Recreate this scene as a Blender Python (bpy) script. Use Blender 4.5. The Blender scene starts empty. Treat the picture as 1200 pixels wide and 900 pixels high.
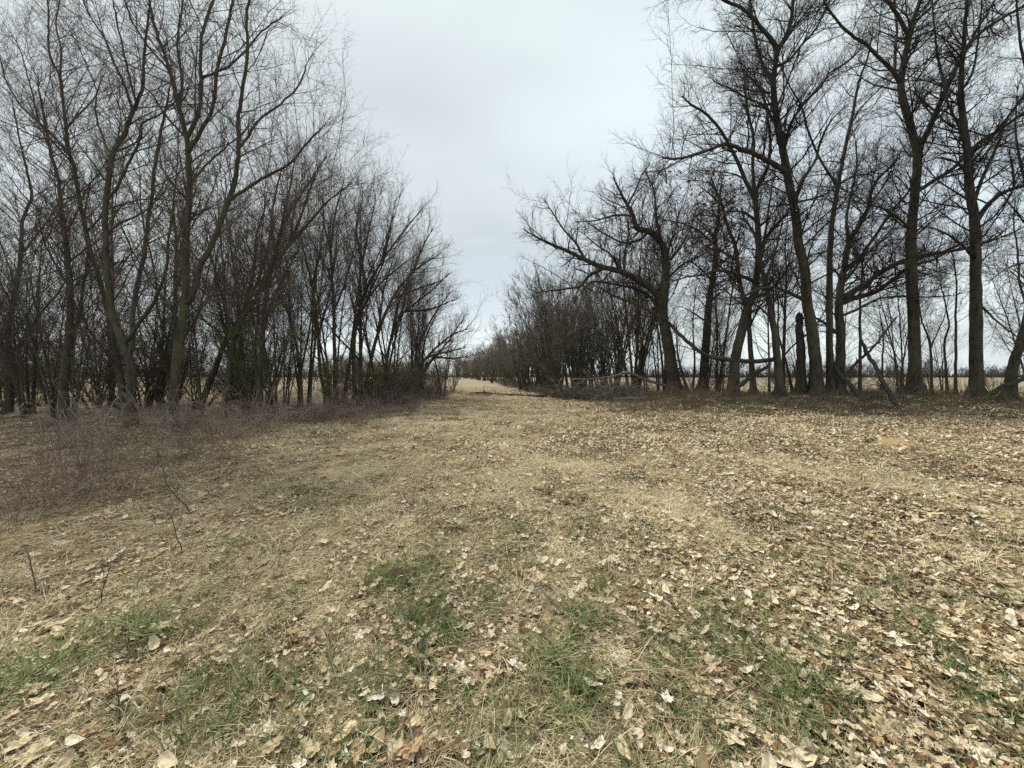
import bpy, math, random
import numpy as np
from mathutils import Vector

rng = np.random.default_rng(11)
random.seed(11)
SC = bpy.context.scene
COL = SC.collection
R = math.radians

# ------------------------------------------------------------------ camera
FPX, CX, CY = 433.0, 600.0, 450.0          # focal length / centre in photo pixels
CAMZ, PITCH = 1.5, R(1.32)
cam_d = bpy.data.cameras.new('camera')
cam = bpy.data.objects.new('camera', cam_d)
COL.objects.link(cam)
cam_d.sensor_width = 36.0
cam_d.lens = 36.0 * FPX / 1200.0
cam_d.clip_start, cam_d.clip_end = 0.05, 6000
cam.location = (0, 0, CAMZ)
cam.rotation_euler = (R(90) - PITCH, 0, 0)
SC.camera = cam

# ------------------------------------------------------------------ sky + sun
SUN_EL, SUN_AZ = R(56), R(-40)             # azimuth measured from +Y towards +X
world = bpy.data.worlds.new('World')
SC.world = world
world.use_nodes = True
nt = world.node_tree
nt.nodes.clear()
def N(tree, typ, **kw):
    n = tree.nodes.new(typ)
    for k, v in kw.items():
        if k == 'inp':
            for kk, vv in v.items():
                n.inputs[kk].default_value = vv
        else:
            setattr(n, k, v)
    return n
def ramp(tree, fac, stops):
    n = tree.nodes.new('ShaderNodeValToRGB')
    el = n.color_ramp.elements
    while len(el) < len(stops):
        el.new(0.5)
    for e, (p, c) in zip(el, stops):
        e.position = p
        e.color = (c[0], c[1], c[2], 1)
    tree.links.new(fac, n.inputs['Fac'])
    return n.outputs['Color']
def mixc(tree, fac, a, b, blend='MIX'):
    n = tree.nodes.new('ShaderNodeMix')
    n.data_type = 'RGBA'
    n.blend_type = blend
    n.clamp_factor = True
    for s, v in ((0, fac), (6, a), (7, b)):
        if hasattr(v, 'is_output'):
            tree.links.new(v, n.inputs[s])
        else:
            n.inputs[s].default_value = v if s == 0 else (v[0], v[1], v[2], 1)
    return n.outputs[2]
def math_n(tree, op, a, b=None, c=None):
    n = tree.nodes.new('ShaderNodeMath')
    n.operation = op
    for i, v in enumerate((a, b, c)):
        if v is None:
            continue
        if hasattr(v, 'is_output'):
            tree.links.new(v, n.inputs[i])
        else:
            n.inputs[i].default_value = v
    return n.outputs[0]

sky = N(nt, 'ShaderNodeTexSky', sky_type='NISHITA')
sky.sun_disc = False
sky.sun_elevation = SUN_EL
sky.sun_rotation = SUN_AZ
tc = N(nt, 'ShaderNodeTexCoord')
sep = N(nt, 'ShaderNodeSeparateXYZ')
nt.links.new(tc.outputs['Generated'], sep.inputs[0])
zz = math_n(nt, 'ADD', math_n(nt, 'MAXIMUM', sep.outputs[2], 0.0), 0.22)
cmb = N(nt, 'ShaderNodeCombineXYZ')
nt.links.new(math_n(nt, 'DIVIDE', sep.outputs[0], zz), cmb.inputs[0])
nt.links.new(math_n(nt, 'DIVIDE', sep.outputs[1], zz), cmb.inputs[1])
cn = N(nt, 'ShaderNodeTexNoise', inp={'Scale': 0.85, 'Detail': 4.0, 'Roughness': 0.45, 'Distortion': 0.3})
mp = N(nt, 'ShaderNodeMapping')
mp.inputs['Scale'].default_value = (0.55, 1.25, 1)
mp.inputs['Location'].default_value = (3.1, 1.7, 0)
nt.links.new(cmb.outputs[0], mp.inputs[0])
nt.links.new(mp.outputs[0], cn.inputs['Vector'])
K = 4.2
cloud = ramp(nt, cn.outputs['Fac'], [(0.34, (.535, .59, .61)), (0.46, (.61, .67, .69)), (0.55, (.685, .76, .77)), (0.66, (.77, .85, .85))])
cn2 = N(nt, 'ShaderNodeTexNoise', inp={'Scale': 0.5, 'Detail': 2.0})
nt.links.new(mp.outputs[0], cn2.inputs['Vector'])
thin = ramp(nt, cn2.outputs['Fac'], [(0.45, (.02, .02, .02)), (0.8, (.2, .2, .2))])
cloud10 = mixc(nt, 1.0, cloud, (K, K, K), 'MULTIPLY')
skymix = mixc(nt, thin, cloud10, sky.outputs['Color'])
bg = N(nt, 'ShaderNodeBackground')
bg.inputs['Strength'].default_value = 0.1
nt.links.new(skymix, bg.inputs['Color'])
wo = N(nt, 'ShaderNodeOutputWorld')
nt.links.new(bg.outputs[0], wo.inputs['Surface'])

sun_d = bpy.data.lights.new('sun', 'SUN')
sun_d.energy = 1.5
sun_d.angle = R(10)
sun_d.color = (1.0, 0.95, 0.85)
sun = bpy.data.objects.new('sun', sun_d)
COL.objects.link(sun)
sdir = Vector((math.sin(SUN_AZ) * math.cos(SUN_EL), math.cos(SUN_AZ) * math.cos(SUN_EL), math.sin(SUN_EL)))
sun.rotation_euler = sdir.to_track_quat('Z', 'Y').to_euler()
SC.view_settings.view_transform = 'Standard'
SC.view_settings.look = 'None'
SC.view_settings.exposure = 1.52
SC.view_settings.gamma = 1.0
SC.cycles.use_denoising = False
SC.cycles.sample_clamp_indirect = 1.0
SC.cycles.sample_clamp_direct = 12.0

# ------------------------------------------------------------------ helpers
CP, SP = math.cos(PITCH), math.sin(PITCH)
def at(px, py, d):
    """point on the ray of photo pixel (px,py) whose forward distance is d"""
    u, v = (px - CX) / FPX, (CY - py) / FPX
    y = CP + v * SP
    return np.array([u, y, -SP + v * CP]) * (d / y) + np.array([0, 0, CAMZ])
def sstep(a, b, x):
    t = np.clip((x - a) / (b - a), 0, 1)
    return t * t * (3 - 2 * t)
_w = [(rng.uniform(0.5, 5.0), rng.uniform(0, 6.28), rng.uniform(0, 6.28)) for _ in range(26)]
def gz(x, y):
    """terrain height"""
    x = np.asarray(x, float); y = np.asarray(y, float)
    z = np.zeros(np.broadcast(x, y).shape)
    for f, a, p in _w:
        z = z + 0.030 / (0.6 + f) * np.sin(f * (x * math.cos(a) + y * math.sin(a)) + p)
    dist = np.sqrt(x * x + y * y)
    z = z * (1 - 0.6 * sstep(12, 40, dist)) * (1 - sstep(60, 120, dist))
    bank = 0.47 * sstep(12.5, 18.0, y) * (1 - sstep(21.5, 29, y)) * sstep(5.0, 10.0, x)
    return z + bank

def link(o, parent=None):
    COL.objects.link(o)
    if parent is not None:
        o.parent = parent
    return o
def tag(o, label=None, cat=None, group=None, kind=None):
    for k, v in (('label', label), ('category', cat), ('group', group), ('kind', kind)):
        if v:
            o[k] = v
    return o
def thing(name, loc, label, cat, group=None):
    o = bpy.data.objects.new(name, None)
    o.empty_display_size = 0.2
    o.location = [float(c) for c in loc]
    link(o)
    return tag(o, label, cat, group)

def mesh_from(name, V, quads=None, tris=None, mat=None, smooth=True):
    me = bpy.data.meshes.new(name)
    V = np.ascontiguousarray(V, np.float32)
    nq = 0 if quads is None else len(quads)
    ntr = 0 if tris is None else len(tris)
    idx = []
    if nq: idx.append(np.asarray(quads, np.int32).ravel())
    if ntr: idx.append(np.asarray(tris, np.int32).ravel())
    idx = np.concatenate(idx)
    me.vertices.add(len(V)); me.vertices.foreach_set('co', V.ravel())
    me.loops.add(len(idx)); me.loops.foreach_set('vertex_index', idx)
    me.polygons.add(nq + ntr)
    ls = np.concatenate([np.arange(nq) * 4, nq * 4 + np.arange(ntr) * 3]).astype(np.int32)
    me.polygons.foreach_set('loop_start', ls)
    me.polygons.foreach_set('use_smooth', np.full(nq + ntr, smooth, dtype=bool))
    if mat: me.materials.append(mat)
    me.update(calc_edges=True)
    return me

def nrm(v):
    return v / (np.linalg.norm(v, axis=-1, keepdims=True) + 1e-9)

class Geo:
    """collects tubes; everything in it becomes ONE mesh"""
    def __init__(s):
        s.V, s.Q, s.T, s.n = [], [], [], 0
    def add(s, V, Q=None, T=None):
        if Q is not None and len(Q): s.Q.append(np.asarray(Q) + s.n)
        if T is not None and len(T): s.T.append(np.asarray(T) + s.n)
        s.V.append(np.asarray(V)); s.n += len(V)
    def tubes(s, P, Rr, S=3, tip=True, bark=0.0):
        """P (N,K,3), Rr (N,K): swept tubes; tip=True closes the end to a point"""
        P = np.asarray(P, float); Rr = np.asarray(Rr, float)
        n, k, _ = P.shape
        if n == 0: return
        T = nrm(np.gradient(P, axis=1))
        mt = nrm(P[:, -1] - P[:, 0])
        ref = np.zeros((n, 3)); ref[np.arange(n), np.argmin(np.abs(mt), axis=1)] = 1
        B = nrm(np.cross(T, ref[:, None, :])); C = np.cross(T, B)
        kk = k - 1 if tip else k
        a = np.arange(S) / S * 2 * np.pi
        rad = Rr[:, :kk, None] * np.ones(S)
        if np.any(bark):
            bark = np.asarray(bark, float).reshape(1, -1, 1)[:, :kk]
            ph = rng.uniform(0, 6, (n, 1, 1)); kx = np.arange(kk)[None, :, None]
            rad = rad * (1 + bark * (np.sin(3 * a + ph + kx * 0.35) + 0.6 * np.sin(5 * a - kx * 0.6 + ph * 2) + rng.normal(0, 0.5, rad.shape)))
        ring = P[:, :kk, None, :] + rad[..., None] * (np.cos(a)[:, None] * B[:, :kk, None, :] + np.sin(a)[:, None] * C[:, :kk, None, :])
        V = ring.reshape(n, kk * S, 3)
        if tip: V = np.concatenate([V, P[:, -1:, :]], axis=1)
        per = V.shape[1]
        base = (np.arange(n) * per)[:, None, None, None]
        i = np.arange(kk - 1)[:, None] * S; j = np.arange(S)[None, :]; j2 = (j + 1) % S
        q = np.stack([i + j, i + j2, i + S + j2, i + S + j], -1)[None] + base if kk > 1 else np.zeros((0, 4), int)
        t = None
        if tip:
            l = (kk - 1) * S
            t0 = np.stack([l + np.arange(S), l + (np.arange(S) + 1) % S, np.full(S, kk * S)], -1)
            t = (t0[None] + (np.arange(n) * per)[:, None, None]).reshape(-1, 3)
        s.add(V.reshape(-1, 3), q.reshape(-1, 4) if kk > 1 else None, t)
    def mesh(s, name, mat, origin=(0, 0, 0), smooth=True):
        V = np.concatenate(s.V) - np.asarray(origin, float)
        return mesh_from(name, V, np.concatenate(s.Q) if s.Q else None, np.concatenate(s.T) if s.T else None, mat, smooth)
    def obj(s, name, mat, parent=None, origin=(0, 0, 0), smooth=True):
        return link(bpy.data.objects.new(name, s.mesh(name, mat, origin, smooth)), parent)

def spline(pts, k):
    """Catmull-Rom resample of (M,D) to k points"""
    p = np.asarray(pts, float)
    p = np.vstack([2 * p[0] - p[1], p, 2 * p[-1] - p[-2]])
    m = len(p) - 3
    u = np.linspace(0, m - 1e-6, k); i = u.astype(int); t = (u - i)[:, None]
    p0, p1, p2, p3 = p[i], p[i + 1], p[i + 2], p[i + 3]
    return 0.5 * (2 * p1 + (p2 - p0) * t + (2 * p0 - 5 * p1 + 4 * p2 - p3) * t ** 2 + (3 * p1 - p0 - 3 * p2 + p3) * t ** 3)

def spawn(P, Rr, spacing, t0, ang, ln, lnvar, wig, up, K, rr, rmin, rmax, ttaper=0.45, taper_to=0.25, nmin=1):
    """children of every polyline in the batch, all at once"""
    n, k, _ = P.shape
    L = np.linalg.norm(np.diff(P, axis=1), axis=2).sum(1)
    cnt = np.maximum(nmin, np.round(L * (1 - t0) / spacing + rng.uniform(-.5, .5, n))).astype(int)
    par = np.repeat(np.arange(n), cnt)
    m = len(par)
    start = np.repeat(np.cumsum(cnt) - cnt, cnt)
    t = t0 + (1 - t0) * ((np.arange(m) - start) + rng.uniform(0.05, 1.0, m)) / cnt[par]
    t = np.clip(t, 0, 0.985)
    u = t * (k - 1); i = u.astype(int); f = (u - i)[:, None]
    pos = P[par, i] * (1 - f) + P[par, i + 1] * f
    tan = nrm(P[par, i + 1] - P[par, i])
    pr = Rr[par, i] * (1 - f[:, 0]) + Rr[par, i + 1] * f[:, 0]
    rnd = rng.normal(size=(m, 3))
    perp = nrm(rnd - (rnd * tan).sum(1, keepdims=True) * tan)
    a = np.radians(rng.uniform(ang[0], ang[1], m))[:, None]
    d = nrm(np.cos(a) * tan + np.sin(a) * perp + np.array([0, 0, up]) * 0.6)
    length = np.minimum(ln * np.exp(rng.normal(0, lnvar, m)) * (1 - ttaper * t), 0.8 * L[par] + 0.15)
    pts = [pos]
    for s in range(K - 1):
        pts.append(pts[-1] + d * (length / (K - 1))[:, None])
        d = nrm(d + rng.normal(0, wig, (m, 3)) + np.array([0, 0, up]) * 0.35)
    C = np.stack(pts, 1)
    r0 = np.clip(pr * rr * rng.uniform(.75, 1.1, m), rmin, rmax)
    r0 = np.minimum(r0, np.maximum(pr * 0.95, rmin * 0.6))
    Rc = r0[:, None] * (1 - (1 - taper_to) * np.linspace(0, 1, K)[None, :])
    return C, Rc

# ------------------------------------------------------------------ materials
def new_mat(name):
    m = bpy.data.materials.new(name)
    m.use_nodes = True
    b = m.node_tree.nodes['Principled BSDF']
    b.inputs['Roughness'].default_value = 0.9
    b.inputs['Specular IOR Level'].default_value = 0.15
    return m, m.node_tree, b
def noise(t, vec, scale, detail=4, rough=0.6, dist=0.0):
    n = N(t, 'ShaderNodeTexNoise', inp={'Scale': scale, 'Detail': detail, 'Roughness': rough, 'Distortion': dist})
    if vec is not None: t.links.new(vec, n.inputs['Vector'])
    return n.outputs['Fac']
def bark_mat(name, dark, light, moss, moss_amt, scale=1.0, bump=0.6):
    m, t, b = new_mat(name)
    geo = N(t, 'ShaderNodeNewGeometry')
    mp = N(t, 'ShaderNodeMapping'); mp.inputs['Scale'].default_value = (9 * scale, 9 * scale, 1.6 * scale)
    t.links.new(geo.outputs['Position'], mp.inputs[0])
    f = noise(t, mp.outputs[0], 2.2, 6, 0.7, 0.4)
    c = ramp(t, f, [(0.32, dark), (0.66, light)])
    g = noise(t, geo.outputs['Position'], 1.3, 5, 0.65)
    ms = ramp(t, g, [(0.44, (0, 0, 0)), (0.68, (moss_amt,) * 3)])
    c2 = mixc(t, ms, c, moss)
    t.links.new(c2, b.inputs['Base Color'])
    bp = N(t, 'ShaderNodeBump', inp={'Strength': bump, 'Distance': 0.03})
    t.links.new(f, bp.inputs['Height']); t.links.new(bp.outputs[0], b.inputs['Normal'])
    return m
M_BARK_R = bark_mat('bark_dark', (.020, .016, .013), (.105, .09, .072), (.11, .11, .055), 0.55, 0.6, 1.0)
M_BARK_L = bark_mat('bark_mossy', (.030, .026, .019), (.115, .098, .073), (.115, .112, .050), 0.75, 1.0, 0.9)
M_BARK_G = bark_mat('bark_grey', (.06, .052, .045), (.19, .17, .145), (.1, .1, .06), 0.3)
M_DEAD = bark_mat('dead_wood', (.016, .014, .012), (.085, .075, .062), (.06, .06, .035), 0.3)
def twig_mat(name, a, b_, scale=3.0):
    m, t, b = new_mat(name)
    oi = N(t, 'ShaderNodeNewGeometry')
    f = noise(t, oi.outputs['Position'], scale, 2)
    t.links.new(ramp(t, f, [(0.3, a), (0.7, b_)]), b.inputs['Base Color'])
    return m
M_TWIG_R = twig_mat('twig_dark', (.028, .023, .019), (.075, .062, .052))
M_TWIG_L = twig_mat('twig_brown', (.070, .056, .043), (.18, .145, .115))
M_TWIG_T = twig_mat('twig_thicket', (.080, .069, .056), (.20, .172, .142), 1.2)
M_TWIG_F = twig_mat('twig_far', (.050, .046, .044), (.095, .088, .084), 0.3)
M_BRAM = twig_mat('bramble_stem', (.15, .108, .094), (.36, .278, .245), 2.0)
M_BRAM2 = twig_mat('undergrowth_stem', (.09, .065, .042), (.25, .19, .13), 2.0)
M_STALK = twig_mat('weed_stem', (.05, .036, .028), (.13, .10, .08), 6.0)
def rand_mat(name, stops, back=None, rough=0.85, vary=0.25, scale=25.0, trans=0.0):
    m, t, b = new_mat(name)
    oi = N(t, 'ShaderNodeObjectInfo')
    at_ = N(t, 'ShaderNodeAttribute', attribute_name='shade')
    f = math_n(t, 'FRACT', math_n(t, 'ADD', oi.outputs['Random'], at_.outputs['Fac']))
    c = ramp(t, f, stops)
    geo = N(t, 'ShaderNodeNewGeometry')
    n = noise(t, geo.outputs['Position'], scale, 3)
    n0 = noise(t, geo.outputs['Position'], 0.9, 4, .6)
    n = math_n(t, 'ADD', math_n(t, 'MULTIPLY', n, .55), math_n(t, 'MULTIPLY', n0, .45))
    k = ramp(t, n, [(0.3, (1 - vary * 1.3,) * 3), (0.7, (1 + vary * .5,) * 3)])
    c = mixc(t, 1.0, c, k, 'MULTIPLY')
    t.links.new(c, b.inputs['Base Color'])
    b.inputs['Roughness'].default_value = rough
    return m
M_LEAF = rand_mat('dead_leaf', [(0.0, (.66, .53, .33)), (0.16, (.74, .63, .44)), (0.28, (.46, .32, .17)), (0.38, (.78, .70, .54)), (0.48, (.58, .45, .27)), (0.55, (.26, .15, .07)), (0.62, (.44, .32, .19)), (0.67, (.66, .54, .35)), (0.72, (.40, .29, .17)), (0.79, (.12, .07, .038)), (0.85, (.70, .58, .39)), (0.93, (.82, .76, .64)), (1.0, (.58, .45, .27))], vary=.35, scale=40)
M_CLING = rand_mat('clinging_leaf', [(0, (.075, .045, .03)), (1, (.13, .075, .045))])
M_DRY = rand_mat('dry_grass_blade', [(0.0, (.60, .49, .29)), (0.3, (.78, .67, .45)), (0.5, (.40, .31, .17)), (0.68, (.70, .59, .38)), (0.85, (.53, .43, .26)), (1.0, (.20, .14, .075))], vary=.3, scale=14)
M_GREEN = rand_mat('green_grass_blade', [(0.0, (.075, .125, .033)), (0.35, (.12, .17, .055)), (0.6, (.22, .235, .10)), (0.8, (.36, .33, .18)), (1.0, (.06, .10, .028))], vary=.3, scale=14)
M_BUD = rand_mat('bud_leaf', [(0, (.15, .18, .04)), (1, (.24, .25, .07))])

# ------------------------------------------------------------------ ground
def ground_material():
    m, t, b = new_mat('ground_thatch')
    geo = N(t, 'ShaderNodeNewGeometry')
    pos = geo.outputs['Position']
    sp = N(t, 'ShaderNodeSeparateXYZ'); t.links.new(pos, sp.inputs[0])
    n1 = noise(t, pos, 0.35, 5, 0.6)
    n2 = noise(t, pos, 9.0, 6, 0.75)
    n3 = noise(t, pos, 55.0, 4, 0.7)
    n4 = noise(t, pos, 1.6, 5, 0.7)
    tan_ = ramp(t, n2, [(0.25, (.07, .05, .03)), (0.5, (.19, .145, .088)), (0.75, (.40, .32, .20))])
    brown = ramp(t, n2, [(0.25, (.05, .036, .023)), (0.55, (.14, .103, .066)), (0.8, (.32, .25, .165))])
    fine = ramp(t, n3, [(0.3, (.55, .55, .55)), (0.7, (1.1, 1.1, 1.1))])
    patch = ramp(t, n4, [(0.40, (0, 0, 0)), (0.62, (1, 1, 1))])
    c = mixc(t, patch, tan_, brown)
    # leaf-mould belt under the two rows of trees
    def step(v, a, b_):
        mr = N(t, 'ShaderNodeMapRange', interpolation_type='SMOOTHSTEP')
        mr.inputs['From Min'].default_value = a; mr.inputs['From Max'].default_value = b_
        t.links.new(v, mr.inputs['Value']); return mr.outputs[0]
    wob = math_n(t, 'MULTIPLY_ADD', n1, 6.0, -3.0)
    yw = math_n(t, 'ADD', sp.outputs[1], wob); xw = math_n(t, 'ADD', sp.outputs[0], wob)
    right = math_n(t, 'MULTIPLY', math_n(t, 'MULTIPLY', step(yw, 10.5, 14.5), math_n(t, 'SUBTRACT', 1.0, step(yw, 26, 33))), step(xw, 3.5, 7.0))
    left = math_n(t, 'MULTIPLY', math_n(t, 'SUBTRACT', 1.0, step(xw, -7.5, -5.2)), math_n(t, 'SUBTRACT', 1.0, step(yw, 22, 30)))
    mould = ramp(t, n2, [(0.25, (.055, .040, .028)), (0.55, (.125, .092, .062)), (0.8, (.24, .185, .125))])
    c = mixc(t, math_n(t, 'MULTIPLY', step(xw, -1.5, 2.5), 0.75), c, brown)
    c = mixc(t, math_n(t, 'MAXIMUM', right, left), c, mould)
    far = ramp(t, noise(t, pos, 0.12, 4, 0.6), [(0.3, (.25, .208, .14)), (0.7, (.37, .31, .215))])
    c = mixc(t, step(sp.outputs[1], 34, 42), c, far)
    c = mixc(t, 1.0, c, fine, 'MULTIPLY')
    t.links.new(c, b.inputs['Base Color'])
    bp = N(t, 'ShaderNodeBump', inp={'Strength': 0.9, 'Distance': 0.05})
    t.links.new(n2, bp.inputs['Height']); t.links.new(bp.outputs[0], b.inputs['Normal'])
    return m
us = np.linspace(-1, 1, 241); xs = 1500 * np.sinh(us * 7.2) / math.sinh(7.2)
vs = np.linspace(-0.45, 1, 261); ys = 2500 * np.sinh(vs * 7.4) / math.sinh(7.4) + 3.0
gx, gy = np.meshgrid(xs, ys)
gv = np.stack([gx, gy, gz(gx, gy)], -1).reshape(-1, 3)
nx, ny = len(xs), len(ys)
ii, jj = np.meshgrid(np.arange(ny - 1), np.arange(nx - 1), indexing='ij')
q = np.stack([ii * nx + jj, ii * nx + jj + 1, (ii + 1) * nx + jj + 1, (ii + 1) * nx + jj], -1).reshape(-1, 4)
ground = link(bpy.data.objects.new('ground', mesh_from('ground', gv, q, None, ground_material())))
tag(ground, kind='structure', label='open strip of dry grass and leaf litter between two rows of trees')

# ------------------------------------------------------------------ trees
class Tree:
    """trunk + traced limbs (each its own mesh) + one crown mesh of branches and twigs"""
    def __init__(s, name, label, d, cat='tree', group=None, bark=M_BARK_R, twig=M_TWIG_R):
        s.name, s.label, s.d, s.cat, s.group, s.bark, s.twig = name, label, d, cat, group, bark, twig
        s.paths = []                     # (P, R, kind)
        s.px = []                        # sampled (px,py,depth,x,y,z,r) for attachment
    def _reg(s, pix, P, Rr):
        s.px.append(np.column_stack([pix, P[:, 1], P, Rr]))
    def trunk(s, pts, w0, w1, lean=0.0, name='trunk'):
        k = max(14, 5 * len(pts))
        pix = spline(pts, k)
        t = np.linspace(0, 1, k)
        P = np.array([at(p[0], p[1], s.d + lean * tt) for p, tt in zip(pix, t)])
        Rr = (w0 + (w1 - w0) * t ** 0.8) / 2 / FPX * s.d / np.sqrt(1 + ((pix[:, 0] - CX) / FPX) ** 2)
        base = np.array([P[0, 0], P[0, 1], float(gz(P[0, 0], P[0, 1]))])
        h = P[:, 2] - P[0, 2]
        P[:, 2] += (base[2] - P[0, 2]) * np.exp(-h / 1.2)
        Rr = Rr * (1 + 0.75 * np.exp(-np.maximum(h, 0) / 0.3))
        P[1:-1] += rng.normal(0, 0.007, (k - 2, 3))
        s.base = base if not s.paths else s.base
        Pb = np.vstack([P[0] - [0, 0, 0.35], P]); Rb = np.concatenate([[Rr[0] * 1.15], Rr])
        s.paths.append((Pb, Rb, name))
        s._reg(pix, P, Rr)
        return s
    def limb(s, pts, w0, w1, away=None, ext=0):
        pts = list(pts)
        if ext:
            a, b = np.array(pts[-2], float), np.array(pts[-1], float)
            dv = (b - a) / (np.linalg.norm(b - a) + 1e-6)
            pts.append(tuple(b + dv * ext * 0.5 + [0, -ext * .1])); pts.append(tuple(b + dv * ext + [0, -ext * .25]))
        reg = np.vstack(s.px)
        dd = np.hypot(reg[:, 0] - pts[0][0], reg[:, 1] - pts[0][1])
        i = int(np.argmin(dd))
        k = max(8, 4 * len(pts))
        pix = spline(pts, k)
        t = np.linspace(0, 1, k)
        plen = np.hypot(*np.diff(pix, axis=0).T).sum() / FPX * s.d
        aw = rng.uniform(-.55, .55) * plen if away is None else away
        depth = reg[i, 2] + aw * t ** 1.2
        P = np.array([at(p[0], p[1], dp) for p, dp in zip(pix, depth)])
        P += (reg[i, 3:6] - P[0]) * np.exp(-t * 5)[:, None]
        Rr = (w0 + (w1 - w0) * t ** 0.85) / 2 / FPX * depth / np.sqrt(1 + ((pix[:, 0] - CX) / FPX) ** 2)
        Rr[0] = max(Rr[0], min(Rr[0] * 1.25, reg[i, 6]))
        P[1:-1] += rng.normal(0, 0.007, (k - 2, 3))
        s.paths.append((P, Rr, 'limb'))
        s._reg(pix, P, Rr)
        return s
    def build(s, sp1=0.5, l1=2.0, sp2=0.25, l2=1.2, sp3=0.18, l3=0.55, sp4=0.15, l4=0.3, rt=0.0052, up=0.16,
              ang=(32, 70), trunk_t0=0.35, sides=12, wig=0.13, cling=0, cling_box=None):
        o = thing(s.name, s.base, s.label, s.cat, s.group)
        g = Geo()
        L0 = []
        for P, Rr, kind in s.paths:
            b = Geo()
            big = kind == 'trunk'
            b.tubes(P[None], Rr[None], sides if big else 8, tip=True, bark=(.05 + .17 * np.exp(-np.maximum(P[:, 2] - P[1, 2], 0) / .45)) if big else 0.03)
            b.obj(kind, s.bark, o, s.base)
            L0.append((P, Rr, trunk_t0 if big else 0.12))
        crown(g, L0, sp1, l1, sp2, l2, sp3, l3, sp4, l4, rt, up, ang, wig)
        g.obj('crown', s.twig, o, s.base)
        if cling:
            P1 = g.ends[rng.choice(len(g.ends), min(cling * 6, len(g.ends)), replace=False)]
            if cling_box is not None:
                u = CX + FPX * P1[:, 0] / P1[:, 1]; v = 440 - FPX * (P1[:, 2] - CAMZ) / P1[:, 1]
                x0, y0, x1, y1 = cling_box
                P1 = P1[(u > x0) & (u < x1) & (v > y0) & (v < y1)]
            lf = leaf_cloud(P1[:cling * 2], 0.11)
            link(bpy.data.objects.new('dead_leaves', mesh_from('dead_leaves', lf[0] - s.base, None, lf[1], M_CLING, False)), o)['kind'] = 'stuff'
        return o

def leaf_cloud(P, size):
    n = len(P)
    a = nrm(rng.normal(size=(n, 3))); b = nrm(np.cross(a, rng.normal(size=(n, 3))))
    sz = size * rng.uniform(.5, 1.2, (n, 1))
    V = np.stack([P - a * sz, P + b * sz * .45, P + a * sz, P - b * sz * .45], 1).reshape(-1, 3)
    i = np.arange(n)[:, None] * 4
    return V, np.vstack([i + [0, 1, 2], i + [0, 2, 3]])

def crown(g, L0, sp1, l1, sp2, l2, sp3, l3, sp4, l4, rt, up, ang, wig):
    C1, R1 = [], []
    for P, Rr, t0 in L0:
        c, r = spawn(P[None], Rr[None], sp1, t0, ang, l1, 0.45, wig, up, 6, 0.44, rt * 2.2, 0.045, ttaper=.35)
        C1.append(c); R1.append(r)
        # two leaders carry the limb on past its end
        e = P[-3:][None]; er = np.maximum(Rr[-3:], rt * 2.6)[None]
        c, r = spawn(e, er, 10, 0.7, (6, 24), l1 * 0.9, 0.3, wig * .8, up, 6, 0.8, rt * 2.2, 0.04, ttaper=0, nmin=3)
        C1.append(c); R1.append(r)
    C1 = np.concatenate(C1); R1 = np.concatenate(R1)
    g.tubes(C1, R1, 4)
    C2, R2 = spawn(C1, R1, sp2, 0.10, (25, 60), l2, 0.4, wig, up, 4, 0.62, rt * 1.5, 0.03)
    g.tubes(C2, R2, 3)
    C3, R3 = spawn(C2, R2, sp3, 0.10, (25, 60), l3, 0.35, wig, up, 3, 0.7, rt * 1.1, 0.014)
    g.tubes(C3, R3, 3)
    g.ends = C3[:, -1]
    if sp4:
        a = np.concatenate([C3, C2[:, 1:]]); b = np.concatenate([R3, R2[:, 1:]])
        C4, R4 = spawn(a, b, sp4, 0.15, (25, 60), l4, 0.3, wig * .6, up * .6, 2, 0.8, rt * .75, rt * 1.1)
        g.tubes(C4, R4, 3)
        g.ends = np.concatenate([g.ends, C4[:, -1]])

def proc_paths(h, r, nlimb, lean=(0, 0), fork=0.35, limb_ang=(18, 42), limb_len=0.55, stems=1, spread=0.0):
    """trunk(s) + limbs of a generic tree standing at the origin"""
    out = []
    for sidx in range(stems):
        k = 16
        t = np.linspace(0, 1, k)
        a = rng.uniform(0, 6.28)
        lx, ly = lean[0] + spread * math.cos(a), lean[1] + spread * math.sin(a)
        P = np.stack([lx * h * t ** 1.15 + 0.15 * math.cos(a) * (stems > 1), ly * h * t ** 1.15 + 0.15 * math.sin(a) * (stems > 1), h * t], 1)
        P += np.cumsum(rng.normal(0, 0.012 * h / 4, (k, 3)) * [1, 1, .2], axis=0) * t[:, None]
        Rr = r * (1 - 0.88 * t ** 0.9) * (1 + .5 * np.exp(-t * h / .3))
        P[0, 2] = -0.3
        out.append((P, Rr, 'trunk'))
        C, Rc = spawn(P[None], Rr[None], 100, fork, limb_ang, h * limb_len, 0.25, 0.10, 0.22, 9, 0.6, 0.012, r * .6, ttaper=.6, nmin=nlimb)
        for c, rr in zip(C, Rc):
            out.append((c, rr, 'limb'))
    return out
def proc_tree(name, label, cat, loc, paths, bark, twig, group=None, join_limbs=True, **kw):
    base = np.array([loc[0], loc[1], float(gz(loc[0], loc[1]))])
    o = thing(name, base, label, cat, group)
    tr, g, L0 = Geo(), Geo(), []
    for P, Rr, kind in paths:
        tr.tubes(P[None], Rr[None], 8 if kind == 'trunk' else 6, bark=0.04)
        L0.append((P, Rr, 0.3 if kind == 'trunk' else 0.15))
    tr.obj('trunk', bark, o)
    p = dict(sp1=.5, l1=1.6, sp2=.32, l2=.8, sp3=.22, l3=.4, sp4=.18, l4=.22, rt=.006, up=.28, ang=(25, 60), wig=.16)
    p.update(kw)
    crown(g, L0, **p)
    g.obj('crown', twig, o)
    return o
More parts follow.
